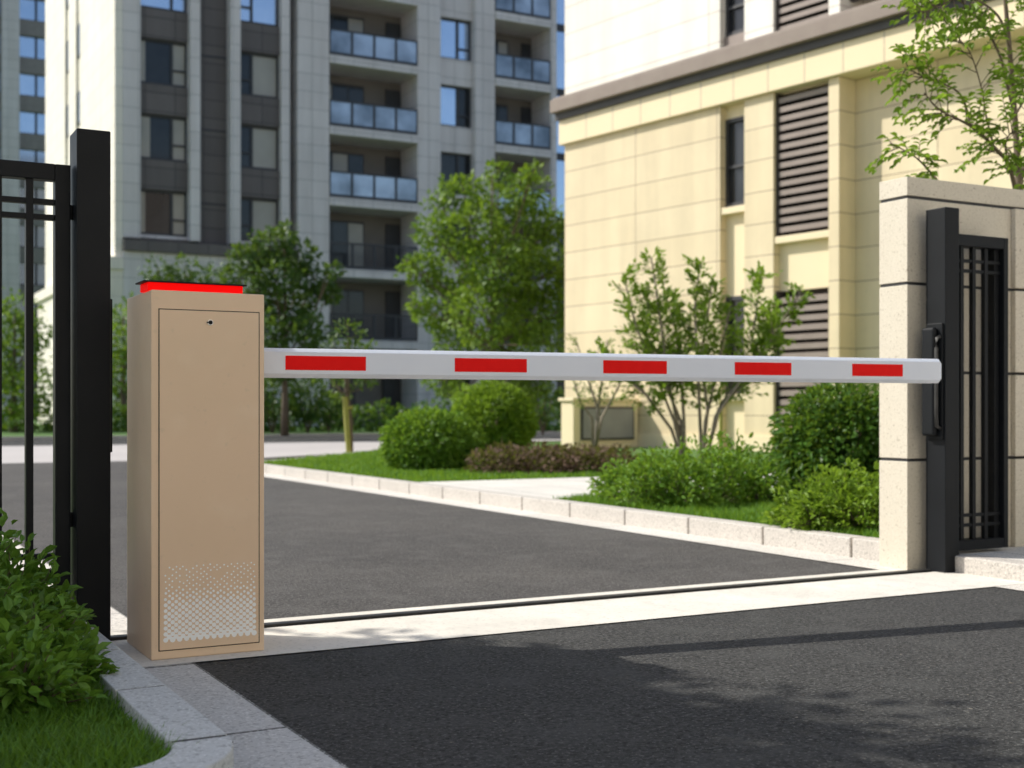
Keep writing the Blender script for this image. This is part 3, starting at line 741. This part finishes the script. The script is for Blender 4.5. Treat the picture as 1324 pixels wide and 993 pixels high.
# near tree behind the stone wall
tt = thing('tree', 'fine-leaved tree reaching over the stone wall at top right', 'tree', tuple(loc(1322, 7.9, .09)))
lm, sm = MB(), MB()
rt = random.Random(23)
def branch(path, r0, r1, leaf_from=.2, dens=1.0, twl=.26, droop=-.05):
    pts = [Vector(p) for p in path]
    # densify with catmull
    out = []
    for i in range(len(pts)-1):
        p0, p1, p2, p3 = pts[max(i-1,0)], pts[i], pts[i+1], pts[min(i+2,len(pts)-1)]
        for k in range(6):
            t_ = k/6
            out.append(.5*((2*p1)+(p2-p0)*t_+(2*p0-5*p1+4*p2-p3)*t_*t_+(3*p1-p0-3*p2+p3)*t_**3))
    out.append(pts[-1]); n_ = len(out)
    sm.tube(out, [r0+(r1-r0)*i/(n_-1) for i in range(n_)], 7)
    for i in range(1, n_):
        if i/n_ < leaf_from: continue
        seg_ = out[i]-out[i-1]; ax = seg_.normalized()
        cnt = seg_.length*40*dens
        cnt = int(cnt) + (1 if rt.random() < cnt % 1 else 0)
        for q in range(cnt):
            p = out[i-1] + seg_*rt.random()
            side = ax.cross(rv(rt)).normalized()
            d = (side*.9 + ax*.7 + Vector((0,0,.1))).normalized()
            ll = twl*rt.uniform(.5,1.2)*(1.15-.4*i/n_)
            tip = p + d*ll + Vector((0,0,droop)); md = p.lerp(tip, .5)+Vector((0,0,.02))
            sm.tube([p, md, tip], [.0035,.0025,.001], 4)
            nl = max(5, int(ll/.024))
            for a_ in range(nl):
                t_ = .25+.78*a_/(nl-1); pp = p.lerp(md, t_*2) if t_ < .5 else md.lerp(tip, min(1,(t_-.5)*2))
                sd = d.cross(Vector((0,0,1))).normalized()*(1 if a_ % 2 else -1)
                ld = sd*.8 + d*.7 + Vector((0,0,-.35)) + rv(rt)*.35
                l = .060*rt.uniform(.65,1.15)
                add_leaf(lm, pp, ld, Vector((0,0,1))+rv(rt)*.6, l, l*.60, True)
base = loc(1322, 7.9, .09)
fk = pt(1326, 330, 7.9)
branch([base, pt(1330,430,7.9), fk, pt(1318,240,7.8), pt(1312,150,7.8), pt(1305,60,7.7), pt(1298,-20,7.7), pt(1290,-120,7.7)], .032, .008, .62, .45)
branch([fk, pt(1308,225,7.6), pt(1285,190,7.4), pt(1255,163,7.3), pt(1215,142,7.2), pt(1195,120,7.1)], .016, .003, .30, 1.15)
branch([pt(1312,150,7.8), pt(1300,100,7.7), pt(1292,70,7.6), pt(1270,30,7.5), pt(1240,0,7.4), pt(1200,-25,7.3)], .012, .003, .45, 1.0)
branch([pt(1305,60,7.7), pt(1290,20,7.4), pt(1250,-5,7.1), pt(1215,8,7.0), pt(1192,18,6.9)], .009, .002, .35, 1.2)
branch([pt(1255,163,7.3), pt(1240,120,7.3), pt(1195,100,7.2), pt(1175,90,7.2), pt(1163,94,7.2)], .007, .002, .4, 1.2)
branch([fk, pt(1290,300,7.6), pt(1235,262,7.3), pt(1205,225,7.2), pt(1182,202,7.1), pt(1150,185,7.1)], .014, .002, .55, 1.2, .2)
branch([pt(1318,240,7.8), pt(1340,150,7.9), pt(1345,60,8.0), pt(1340,-30,8.0)], .014, .004, .35, .9)
branch([pt(1312,150,7.8), pt(1335,110,7.4), pt(1350,80,7.2)], .008, .002, .2, 1.0)
branch([pt(1285,190,7.4), pt(1275,150,7.4), pt(1268,110,7.4), pt(1250,60,7.3), pt(1225,50,7.2)], .007, .002, .4, .7)
branch([pt(1308,225,7.6), pt(1300,190,7.3), pt(1310,170,7.1), pt(1330,175,7.0)], .007, .002, .3, 1.0)
branch([pt(1298,-20,7.7), pt(1270,-40,7.5), pt(1210,-50,7.3), pt(1178,-30,7.3)], .009, .002, .3, 1.0)
branch([fk, pt(1318,260,7.6), pt(1322,225,7.5), pt(1300,222,7.4)], .008, .002, .4, .8)
lm.build('crown', M['leaf_bright'], tt); sm.build('trunk', M['bark'], tt, smooth=True)

# street trees left of the frame whose shade lies on the forecourt
SD = Vector((-.743, .665, 0)).normalized(); EL = 42.0
def shade_tree(gx, gy, zc, r_, label, n, dn=1300):
    h = zc/math.tan(R(EL)); c = Vector((gx, gy, 0)) + SD*h; c.z = zc
    lobes = []
    for k in range(n):
        q = rv(rs).normalized()*rs.uniform(.25,.8); lobes.append((c+Vector((q.x*r_, q.y*r_, q.z*r_*.5)), r_*.42))
    tree_lobes('tree', label, Vector((c.x, c.y, .07)), lobes, dn, .13, M['leaf_tree'], .12, group=None)
shade_tree(-.17, -.91, 3.7, 1.27, 'dense green street tree standing left of the gate outside the frame', 42, 2300)

# ================================================================== CREAM BUILDING
aX, aY = .614, -.789        # along the wall, camera frame, toward the camera
c0 = (.0413*26, 26.0)
org = loc(CX + .0413*F, 26.0, 0)
p1 = Vector((org.x + (aX*G[0]+aY*G[1]), org.y + (-aX*G[1]+aY*G[0]), 0))
dirw = (p1-org).normalized(); rz = math.atan2(dirw.y, dirw.x)   # local +x = along the wall to the right, local +y = ?
bl = thing('cream_building', 'cream stone-clad building with brown cornice, louvred bays and ivory upper storey', 'building', tuple(org), rz)
# local frame: x along wall, y = left of x = into the building?  check sign
ly = Vector((-dirw.y, dirw.x, 0)); inward = Vector((.789*G[0]+.614*G[1], -.789*G[1]+.614*G[0], 0))
SG = 1.0 if ly.dot(inward) > 0 else -1.0
def t_of(px):
    a = (px-CX)/F
    return (a*c0[1]-c0[0])/(aX-a*aY)
def bz(px, py):
    Yd = c0[1]+aY*t_of(px); return CAM.z+(HY-py)*Yd/F
def lb_box(mb, t0, t1, d0, d1, z0, z1):
    """d = distance INTO the building"""
    return mb.box(t0, t1, SG*d0, SG*d1, z0, z1)
ZT, ZC1, ZC0, ZD, ZF = 16.0, 7.10, 6.84, 6.70, 6.20
tA0, tA1, tB0, tB1, tJ = t_of(931), t_of(962), t_of(1000), t_of(1071), t_of(1085)
TE = 17.0; JD = .42
def LB(name, mat, boxes, parent=bl, bevel=0):
    if name in ('spandrel','sill','plinth','upper_spandrel','wall','upper_wall'):
        for b_ in boxes: mb = lb_box(MB(), *b_); mb.build(name, mat, parent, bevel, world=False)
        return
    mb = MB()
    for b_ in boxes: lb_box(mb, *b_)
    return mb.build(name, mat, parent, bevel, world=False)
w1b, w1t = bz(947,265), bz(947,150)
w2b, w2t = bz(947,508), bz(947,382)
l1b, l1t = bz(1035,300), ZF-.02
l2b, l2t = bz(1035,552), bz(1035,373)
LB('wall', M['cream'], [(0,tA0,0,9,0,ZF),(tA1,tB0,0,.6,0,ZF),(tB1,tJ,0,.9,0,ZF),(tJ,TE,JD,9,0,ZF),(tA0,tJ,.6,9,0,ZF)], bevel=.01)
LB('spandrel', M['cream_plain'], [(tA0,tA1,.16,.6,0,w2b),(tA0,tA1,.16,.6,w2t,w1b),(tA0,tA1,.16,.6,w1t,ZF),(tB0,tB1,.16,.6,0,l2b),(tB0,tB1,.16,.6,l2t,l1b),(tB0,tB1,.16,.6,l1t,ZF)])
LB('sill', M['cream_plain'], [(tA0,tA1,.02,.16,w1b-.14,w1b-.02),(tB0,tB1,.02,.16,l1b-.14,l1b-.02),(tA0,tA1,.02,.16,w2b-.14,w2b-.02),(tB0,tB1,.02,.16,l2b-.14,l2b-.02)], bevel=.01)
LB('plinth', M['cream_plain'], [(0,tA0,-.04,-.002,0,.35),(tA1,tB0,-.04,-.002,0,.35),(tB1,tJ,-.04,-.002,0,.35)])
LB('frieze', M['cream_plain'], [(-.07,TE,-.10,9,ZF+.002,ZD)], bevel=.01)
mb = MB()
for k in range(1, 22): lb_box(mb, k*.78-.006, k*.78+.006, -.1015, -.1003, ZF+.01, ZD-.01)
mb.build('frieze_joint', M['louvre'], bl, world=False)
LB('soffit_dark_band', M['cornice_dark'], [(-.11,TE,-.16,9,ZD+.002,ZC0)])  # dark lower step of the cornice
LB('cornice', M['cornice'], [(-.14,TE,-.28,9,ZC0+.002,ZC1),(-.11,TE,-.22,9,ZC1+.002,ZC1+.05)], bevel=.01)
def window(t0, t1, z0, z1, d=.2, mull=()):
    fr = LB('window', M['frame'], [(t0,t0+.06,d-.06,d+.05,z0,z1),(t1-.06,t1,d-.06,d+.05,z0,z1),(t0+.06,t1-.06,d-.06,d+.05,z0,z0+.07),(t0+.06,t1-.06,d-.06,d+.05,z1-.07,z1)]
        + [(t0+.06,t1-.06,d-.055,d+.05,m_-.025,m_+.025) for m_ in mull])
    LB('pane', M['pane_dark'], [(t0+.06,t1-.06,d,d+.02,z0+.07,z1-.07)], parent=fr)
def louvre(t0, t1, z0, z1, pitch=.157):
    fr = LB('louvre', M['louvre_back'], [(t0,t1,.30,.33,z0,z1),(t0,t0+.05,.06,.30,z0,z1),(t1-.05,t1,.06,.30,z0,z1)])
    mb = MB(); z = z0+.05
    while z < z1-.08:
        n = len(mb.v); y0_, y1_ = SG*.08, SG*.26
        for (yy, zz_) in ((y0_, z),(y1_, z+.09),(y1_, z+.125),(y0_, z+.088)):
            mb.v += [(t0+.05, yy, zz_), (t1-.05, yy, zz_)]
        mb.f += [(n,n+1,n+3,n+2),(n+2,n+3,n+5,n+4),(n+4,n+5,n+7,n+6),(n+6,n+7,n+1,n),(n,n+2,n+4,n+6),(n+1,n+7,n+5,n+3)]
        z += pitch
    mb.build('slats', M['louvre'], fr, world=False)
window(tA0, tA1, w1b, w1t, mull=(w1b+.45*(w1t-w1b),))
window(tA0, tA1, w2b, w2t, mull=(w2b+.6*(w2t-w2b),))
louvre(tB0, tB1, l1b, l1t); louvre(tB0, tB1, l2b, l2t)
# upper storey
uz = ZC1+.052
pz = bz(947, 65); wz = bz(947,42)
LB('upper_wall', M['ivory'], [(0,tA0,0,9,uz,ZT),(tA1,tB0,0,.6,uz,ZT),(tB1,t_of(1086),0,.6,uz,ZT),(tA0,TE,.6,9,uz,ZT),(t_of(1150),TE,.0,.6,uz,ZT)], bevel=.01)
for z0, z1 in ((wz, wz+2.0), (wz+3.1, wz+5.1)): window(tA0, tA1, z0, z1, mull=(z0+.5,))
LB('upper_spandrel', M['louvre'], [(tA0,tA1,.10,.6,uz,wz-.01),(tA0,tA1,.10,.6,wz+2.01,wz+3.09)])
louvre(tB0, tB1, uz+.02, uz+2.4); louvre(tB0, tB1, uz+3.2, uz+5.6)
LB('upper_sill', M['ivory'], [(tB0,tB1,.05,.6,uz+2.42,uz+3.18)])
window(t_of(1086), t_of(1150), uz+.3, uz+2.3, d=.3)
LB('parapet', M['cornice'], [(-.1,TE,-.1,9,ZT+.002,ZT+.3)])
# low box projecting at the corner with a dark grille
bx = thing('utility_enclosure', 'low cream wall box with dark grille panel at the near foot of the cream building', 'enclosure', tuple(org), rz)
t0b, t1b, ob = t_of(827)-.35, t_of(827), 1.66
def OB(name, mat, boxes, parent=bx, bevel=0):
    mb = MB()
    for (a_,b_,c_,d_,e_,f_) in boxes: mb.box(a_, b_, -SG*c_, -SG*d_, e_, f_)
    return mb.build(name, mat, parent, bevel, world=False)
OB('body', M['cream_plain'], [(t0b,t1b,.045,ob,.0,.96)], bevel=.01)
OB('cap', M['cream_plain'], [(t0b-.04,t1b+.04,.045,ob+.04,.962,1.02)], bevel=.01)
OB('grille_frame', M['cornice_dark'], [(t1b+.001,t1b+.03,.17,ob-.17,.24,.86)])
OB('grille', surf('grille_grey', (.24,.24,.245), (.30,.30,.305), rough=.6), [(t1b+.03,t1b+.04,.21,ob-.21,.28,.82)])

# ================================================================== TOWER
TV = 47.3
def U(px, v=TV): return on_v(px, v)
tw = thing('apartment_tower', 'grey stone apartment tower with dark window bays and glass-railed balconies', 'building', (U(149), TV, 0))
TZ = 27.0
def TB(name, mat, boxes, parent=tw, bevel=0):
    if name in ('spandrel','wall_panel','base_wall','side_wall','panel_joint','side_spandrel'):
        for b_ in boxes: MB().box(*b_).build(name, mat, parent, bevel)
        return
    mb = MB()
    for b_ in boxes: mb.box(*b_)
    return mb.build(name, mat, parent, bevel)
u = {p: U(p) for p in (149,182,245,258,297,310,364,378,385,426,540,570,615,640,712,720,745)}
TX1 = u[745]+14
FL = [.62+3.03*k for k in range(9)]
# solid core and side
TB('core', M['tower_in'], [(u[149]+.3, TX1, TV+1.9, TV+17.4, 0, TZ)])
side = TB('side_wall', M['tower_sunlit'], [(u[149]-.02, u[149]+.28, TV-.02, TV+7.6, 6.8, TZ),(u[149]-.02, u[149]+.28, TV+8.7, TV+10.6, 6.8, TZ),(u[149]-.02, u[149]+.28, TV+11.6, TV+17.6, 6.8, TZ),(u[149]-.3, u[149]+.28, TV-.1, TV+18.2, 0, 6.3),
   (u[149]-.45, u[149]+.28, TV-.2, TV+18.4, 6.302, 6.798)], bevel=.02)
for k in range(2, 9):
    z = FL[k]+.9
    if z > TZ-2: break
    for (va, vb) in ((TV+7.6,TV+8.7),(TV+10.6,TV+11.6)):
        wf = TB('window', M['frame'], [(u[149]+.06,u[149]+.1,va,vb,z,z+1.5)])
        TB('pane', M['pane_dark'], [(u[149]+.045,u[149]+.058,va+.08,vb-.08,z+.08,z+1.42)], wf)
TB('side_spandrel', M['tower_sunlit'], [(u[149]+.10,u[149]+.2,TV+7.6,TV+8.7,6.8,TZ),(u[149]+.10,u[149]+.2,TV+10.6,TV+11.6,6.8,TZ)])
# stone columns
cols = [(u[149]+.281,u[182],0),(u[245],u[258],-.15),(u[297],u[310],-.15),(u[364],u[378]-.1,.0),(u[385],u[426],0),(u[540],u[570],0),(u[615],u[640],0),(u[712],u[720],0)]
for a_, c_, o_ in cols:
    z0 = 7.6 if c_ < u[378] else 0
    TB('column', M['tower'], [(a_, c_, TV+o_, TV+1.88, z0, TZ)], bevel=.02)
TB('base_wall', M['tower'], [(u[149]+.281,u[182]+.3,TV-.12,TV+1.88,0,7.05),(u[182]+.302,u[364],TV-.12,TV+1.88,6.0,7.05),(u[245],u[258]+.3,TV-.1,TV+1.88,0,5.998),(u[310]-.5,u[385]-.02,TV-.1,TV+1.88,0,5.998),(u[364]+.002,u[385]-.02,TV-.12,TV+1.88,6.0,7.05)], bevel=.02)
TB('dark_band', M['tower_dark'], [(u[149]+.281,u[385]-.02,TV-.3,TV+1.88,7.052,7.5)], bevel=.02)
TB('dark_cladding', M['tower_dark'], [(u[258],u[297],TV+.45,TV+1.88,7.6,TZ),(u[378]-.1,u[385],TV+.9,TV+1.88,0,TZ)])
# ground-floor glazing of the left half
for a_, c_ in ((u[182]+.3,u[245]),(u[258]+.3,u[310]-.5)):
    for z in (.3, 3.3):
        wf = TB('window', M['frame'], [(a_,c_,TV+.6,TV+.66,z,z+.12),(a_,c_,TV+.6,TV+.66,z+2.3,z+2.65),((a_+c_)/2-.05,(a_+c_)/2+.05,TV+.6,TV+.66,z+.12,z+2.3)])
        TB('pane', M['pane_dark'], [(a_,c_,TV+.67,TV+.7,z,z+2.65)], wf)
rw = random.Random(5)
def bay(px0, px1):
    a_, c_ = u[px0], u[px1]; z = 7.6
    k = 0
    TB('spandrel', M['tower_dark'], [(a_,c_,TV+.25,TV+1.88,7.502,7.8)] + [(a_,c_,TV+.25,TV+1.88,9.62+3.02*q,10.8+3.02*q) for q in range(5)] + [(a_,c_,TV+.25,TV+1.88,9.62+15.1,TZ)])
    for q in range(6):
        z0, z1 = 7.8+3.02*q, 9.62+3.02*q
        if z1 > TZ: break
        up = z0 > 16
        w_ = c_-a_; s1 = a_+w_*(.68 if px0 == 182 else .35)
        wf = TB('window', M['frame'], [(a_,c_,TV+.40,TV+.46,z0,z0+.1),(a_,c_,TV+.40,TV+.46,z1-.1,z1),(s1-.05,s1+.05,TV+.40,TV+.46,z0+.1,z1-.1),
              (a_,a_+.08,TV+.40,TV+.46,z0+.1,z1-.1),(c_-.08,c_,TV+.40,TV+.46,z0+.1,z1-.1)] +
              ([(s1+.05,c_-.08,TV+.40,TV+.46,z0+.62,z0+.70)] if px0 == 182 else [(a_+.08,s1-.05,TV+.40,TV+.46,z0+.62,z0+.70)]))
        mA = M['pane_sky_tint'] if up else (M['pane_dark'] if px0 == 182 else M['pane_dark'])
        mB = M['pane_sky_tint'] if up else M['pane_curtain']
        TB('pane', mA, [(a_+((.14+.1*(q%2))*w_ if (px0 == 182 and not up and q < 3) else 0), s1, TV+.47, TV+.5, z0, z1)], wf)
        TB('pane', mB, [(s1, c_, TV+.47, TV+.5, z0, z1)], wf)
        if px0 == 182 and not up and q < 3: TB('pane', M['pane_curtain'], [(a_, a_+(.14+.1*(q%2))*w_, TV+.47, TV+.5, z0, z1)], wf)
    TB('sill', M['tower'], [(a_,c_,TV+.2,TV+.398,7.80+3.02*q-.14,7.80+3.02*q-.02) for q in range(1)])
bay(182, 245); bay(310, 364)
TB('panel_joint', M['frame'], [(u[258],u[297],TV+.43,TV+.449,9.2+3.02*q,9.28+3.02*q) for q in range(6)])
# window column 570-615
TB('wall_panel', M['tower'], [(u[570],u[615],TV+.35,TV+1.88,0,1.3)] + [(u[570],u[615],TV+.35,TV+1.88,3.3+3.03*q-.0,4.48+3.03*q) for q in range(8)], bevel=.01)
for q in range(8):
    z0 = (4.48+3.03*(q-1)) if q else 1.3; z1 = 3.3+3.03*q
    if z1 > TZ: break
    a_, c_ = u[570], u[615]; s1 = a_+.62*(c_-a_)
    up = z0 > 15.5
    wf = TB('window', M['frame'], [(a_,c_,TV+.5,TV+.56,z0,z0+.09),(a_,c_,TV+.5,TV+.56,z1-.09,z1),(a_,a_+.08,TV+.5,TV+.56,z0+.09,z1-.09),(c_-.08,c_,TV+.5,TV+.56,z0+.09,z1-.09),(s1-.05,s1+.05,TV+.5,TV+.56,z0+.09,z1-.09),(s1+.05,c_-.08,TV+.5,TV+.56,z0+.5,z0+.58)])
    TB('pane', M['pane_sky_tint'] if up or q == 4 else M['pane_dark'], [(a_,s1,TV+.57,TV+.6,z0,z1)], wf)
    TB('pane', M['pane_sky_tint'] if up else M['pane_dark'], [(s1,c_,TV+.57,TV+.6,z0,z1)], wf)
# balconies
def balcony(px0, px1, z, k, last):
    a_, c_ = u[px0]+.005, u[px1]-.005
    sl = TB('balcony', M['tower'], [(a_,c_,TV-.06,TV+1.885,z-.20,z+.16)], bevel=.015)
    n_ = 4 if px0 == 426 else 3
    w_ = (c_-a_)/n_
    rl = [(a_,c_,TV-.01,TV+.05,z+1.22,z+1.29),(a_,c_,TV-.01,TV+.05,z+.165,z+.30)]
    for i in range(n_+1):
        x = a_+w_*i; rl.append((max(a_,x-.05), min(c_,x+.05), TV-.012, TV+.052, z+.30, z+1.22))
    low = z < 7
    if low:
        rl += [(a_+j*.14, a_+j*.14+.035, TV+.005, TV+.035, z+.30, z+1.22) for j in range(1, int((c_-a_)/.14))]
    TB('railing', M['frame'], rl, sl)
    if not low:
        for i in range(n_):
            TB('glass_panel', M['rail_glass'], [(a_+w_*i+.055, a_+w_*(i+1)-.055, TV+.012, TV+.028, z+.305, z+1.215)], sl)
    # doors and windows on the recessed wall
    W = c_-a_
    f1 = TB('balcony_door', M['frame'], [(a_+.02,a_+.56*W,TV+1.80,TV+1.885,z+.17,z+2.5)], sl)
    f2 = TB('balcony_door', M['frame'], [(a_+.82*W,c_-.02,TV+1.80,TV+1.885,z+.17,z+2.5)], sl)
    hh = .46*W
    for i in range(3):
        x0_ = a_+.06+i*(.56*W-.06)/3
        TB('door_pane', M['pane_curtain'] if (i+k) % 3 == 1 else M['pane_dark'], [(x0_, x0_+(.56*W-.06)/3-.06, TV+1.785, TV+1.798, z+.25, z+2.4)], sl)
for k, z in enumerate(FL):
    if z > TZ-1: break
    if k == 0: continue
    for a_, c_ in ((426,540),(640,712)): balcony(a_, c_, z, k, False)
# ground floor openings
for a_, c_ in ((426,540),(640,712)):
    wf = TB('window', M['frame'], [(u[a_]+.1,u[a_]+.45*(u[c_]-u[a_]),TV+1.7,TV+1.88,.1,2.9),(u[c_]-.9,u[c_]-.1,TV+1.7,TV+1.88,.1,2.9)])
    TB('pane', M['pane_dark'], [(u[a_]+.2,u[a_]+.42*(u[c_]-u[a_]),TV+1.68,TV+1.698,.3,2.7)], wf)
# glass corner 720-745 and the rest of the facade behind the cream building
for k, z in enumerate(FL):
    if z+3.03 > TZ: break
    fr = TB('window', M['frame'], [(u[720]+.002,u[745]+1,TV+.15,TV+1.5,z-.22,z+.12)])
    TB('pane', M['pane_sky_tint'] if k > 2 else M['pane_dark'], [(u[720]+.002,u[745]+1,TV+.2,TV+1.5,z+.122,z+2.80)], fr)
TB('end_wall', M['tower'], [(u[745]+1.002,TX1,TV,TV+1.88,0,TZ)])
TB('roof', M['tower_dark'], [(u[149]-.1,TX1+.1,TV-.4,TV+17.7,TZ+.002,TZ+.5)])

# second tower far left
V2 = 101.0
t2 = thing('apartment_tower', 'distant pale tower with a column of sky-reflecting windows at the far left edge', 'building', (on_v(30, V2), V2, 0))
a0, a1, a2_, a3 = on_v(-60, V2), on_v(-8, V2), on_v(1, V2), on_v(24, V2)
b3 = on_v(60, V2)
TB('column', M['tower'], [(a2_,a3,V2-.6,V2+12,0,46)], t2)
TB('column', M['tower'], [(a0-3,a1,V2-.6,V2+12,0,46)], t2)
TB('end_column', M['tower'], [(b3+.6,b3+4,V2-.6,V2+12,0,46)], t2)
sp = []
for k in range(15):
    z = .8+2.95*k
    sp.append((a3+.01,b3+.59,V2,V2+12,z-.35,z+.85)); sp.append((a1+.01,a2_-.01,V2,V2+12,z-.35,z+.85))
TB('spandrel', surf('spandrel_grey', (.24,.22,.21), (.30,.28,.26), rough=.7), sp, t2)
for k in range(15):
    z = .8+2.95*k
    for x0_, x1_ in ((a3+.01,b3+.59),(a1+.01,a2_-.01)):
        wf = TB('window', M['frame'], [(x0_,x1_,V2+.25,V2+.32,z+.85,z+.95),((x0_+x1_)/2-.08,(x0_+x1_)/2+.08,V2+.25,V2+.32,z+.95,z+2.6)], t2)
        TB('pane', M['pane_sky_tint'], [(x0_,x1_,V2+.33,V2+.36,z+.85,z+2.6)], wf)
TB('roof', M['tower_dark'], [(a0-3,b3+4,V2-.8,V2+12.2,46.002,46.6)], t2)

# ================================================================== OTHER SIDE OF THE STREET (added unseen behind the camera to bounce light, also reflected)
struct(MB().sheet([(-40,-40),(40,-40),(40,-9.2),(-40,-9.2)], .004), 'pavement', M['paving'])  # unseen pale paving, added to bounce sunlight upward
ob_ = thing('bounce_building', 'unseen cream building added across the street to bounce warm light', 'building', (0,-15,0))
wl_ = MB(); xs_ = [-34+3.4*i for i in range(21)]
for i in range(20):
    x0_ = xs_[i]; wl_.box(x0_, x0_+1.7, -15.6, -15, 0, 16)
for k in range(6):
    for i in range(20): wl_.box(xs_[i]+1.7, xs_[i]+3.4, -15.6, -15.1, 3.0*k-.4 if k else 0, 3.0*k+.9)
wl_.build('wall', M['ivory'], ob_)
MB().box(-34.2, 34.2, -27, -15.62, 0, 16.4).build('core', M['pane_dark'], ob_)
MB().box(-34.4, 34.4, -15.61, -14.8, 16.002, 16.5).build('cornice', M['cornice'], ob_)

# ================================================================== LIGHT, SKY, CAMERA
w = bpy.data.worlds.new('World'); scene.world = w; w.use_nodes = True
nt = w.node_tree; bg = nt.nodes['Background']
sky = nt.nodes.new('ShaderNodeTexSky'); sky.sky_type = 'NISHITA'; sky.sun_disc = False
sky.sun_elevation = R(EL); sky.sun_rotation = math.atan2(SD.x, SD.y) % (2*math.pi)
sky.air_density = 1.0; sky.dust_density = 1.5; sky.ozone_density = 1.0
nt.links.new(sky.outputs[0], bg.inputs[0]); bg.inputs[1].default_value = .15
sd = Vector((SD.x*math.cos(R(EL)), SD.y*math.cos(R(EL)), math.sin(R(EL))))
lamp = bpy.data.lights.new('sun', 'SUN'); lamp.energy = 5.0; lamp.angle = R(.55); lamp.color = (1.0, .955, .87)
lo = bpy.data.objects.new('sun', lamp); col.objects.link(lo); lo.rotation_euler = sd.to_track_quat('Z', 'Y').to_euler(); lo.location = sd*60

cam = bpy.data.cameras.new('camera'); co_ = bpy.data.objects.new('camera', cam); col.objects.link(co_)
cam.sensor_width = 36.0; cam.lens = F/1324*36; cam.shift_y = (HY-496.5)/1324
cam.clip_end = 2000; cam.clip_start = .05
co_.location = CAM
co_.rotation_euler = (R(90), 0, -math.atan2(G[1], G[0]))
cam.dof.use_dof = True; cam.dof.focus_distance = 3.8; cam.dof.aperture_fstop = 3.7
scene.camera = co_
scene.view_settings.view_transform = 'Standard'; scene.view_settings.look = 'None'; scene.view_settings.exposure = 0.0
scene.cycles.use_denoising = True
scene.cycles.max_bounces = 8
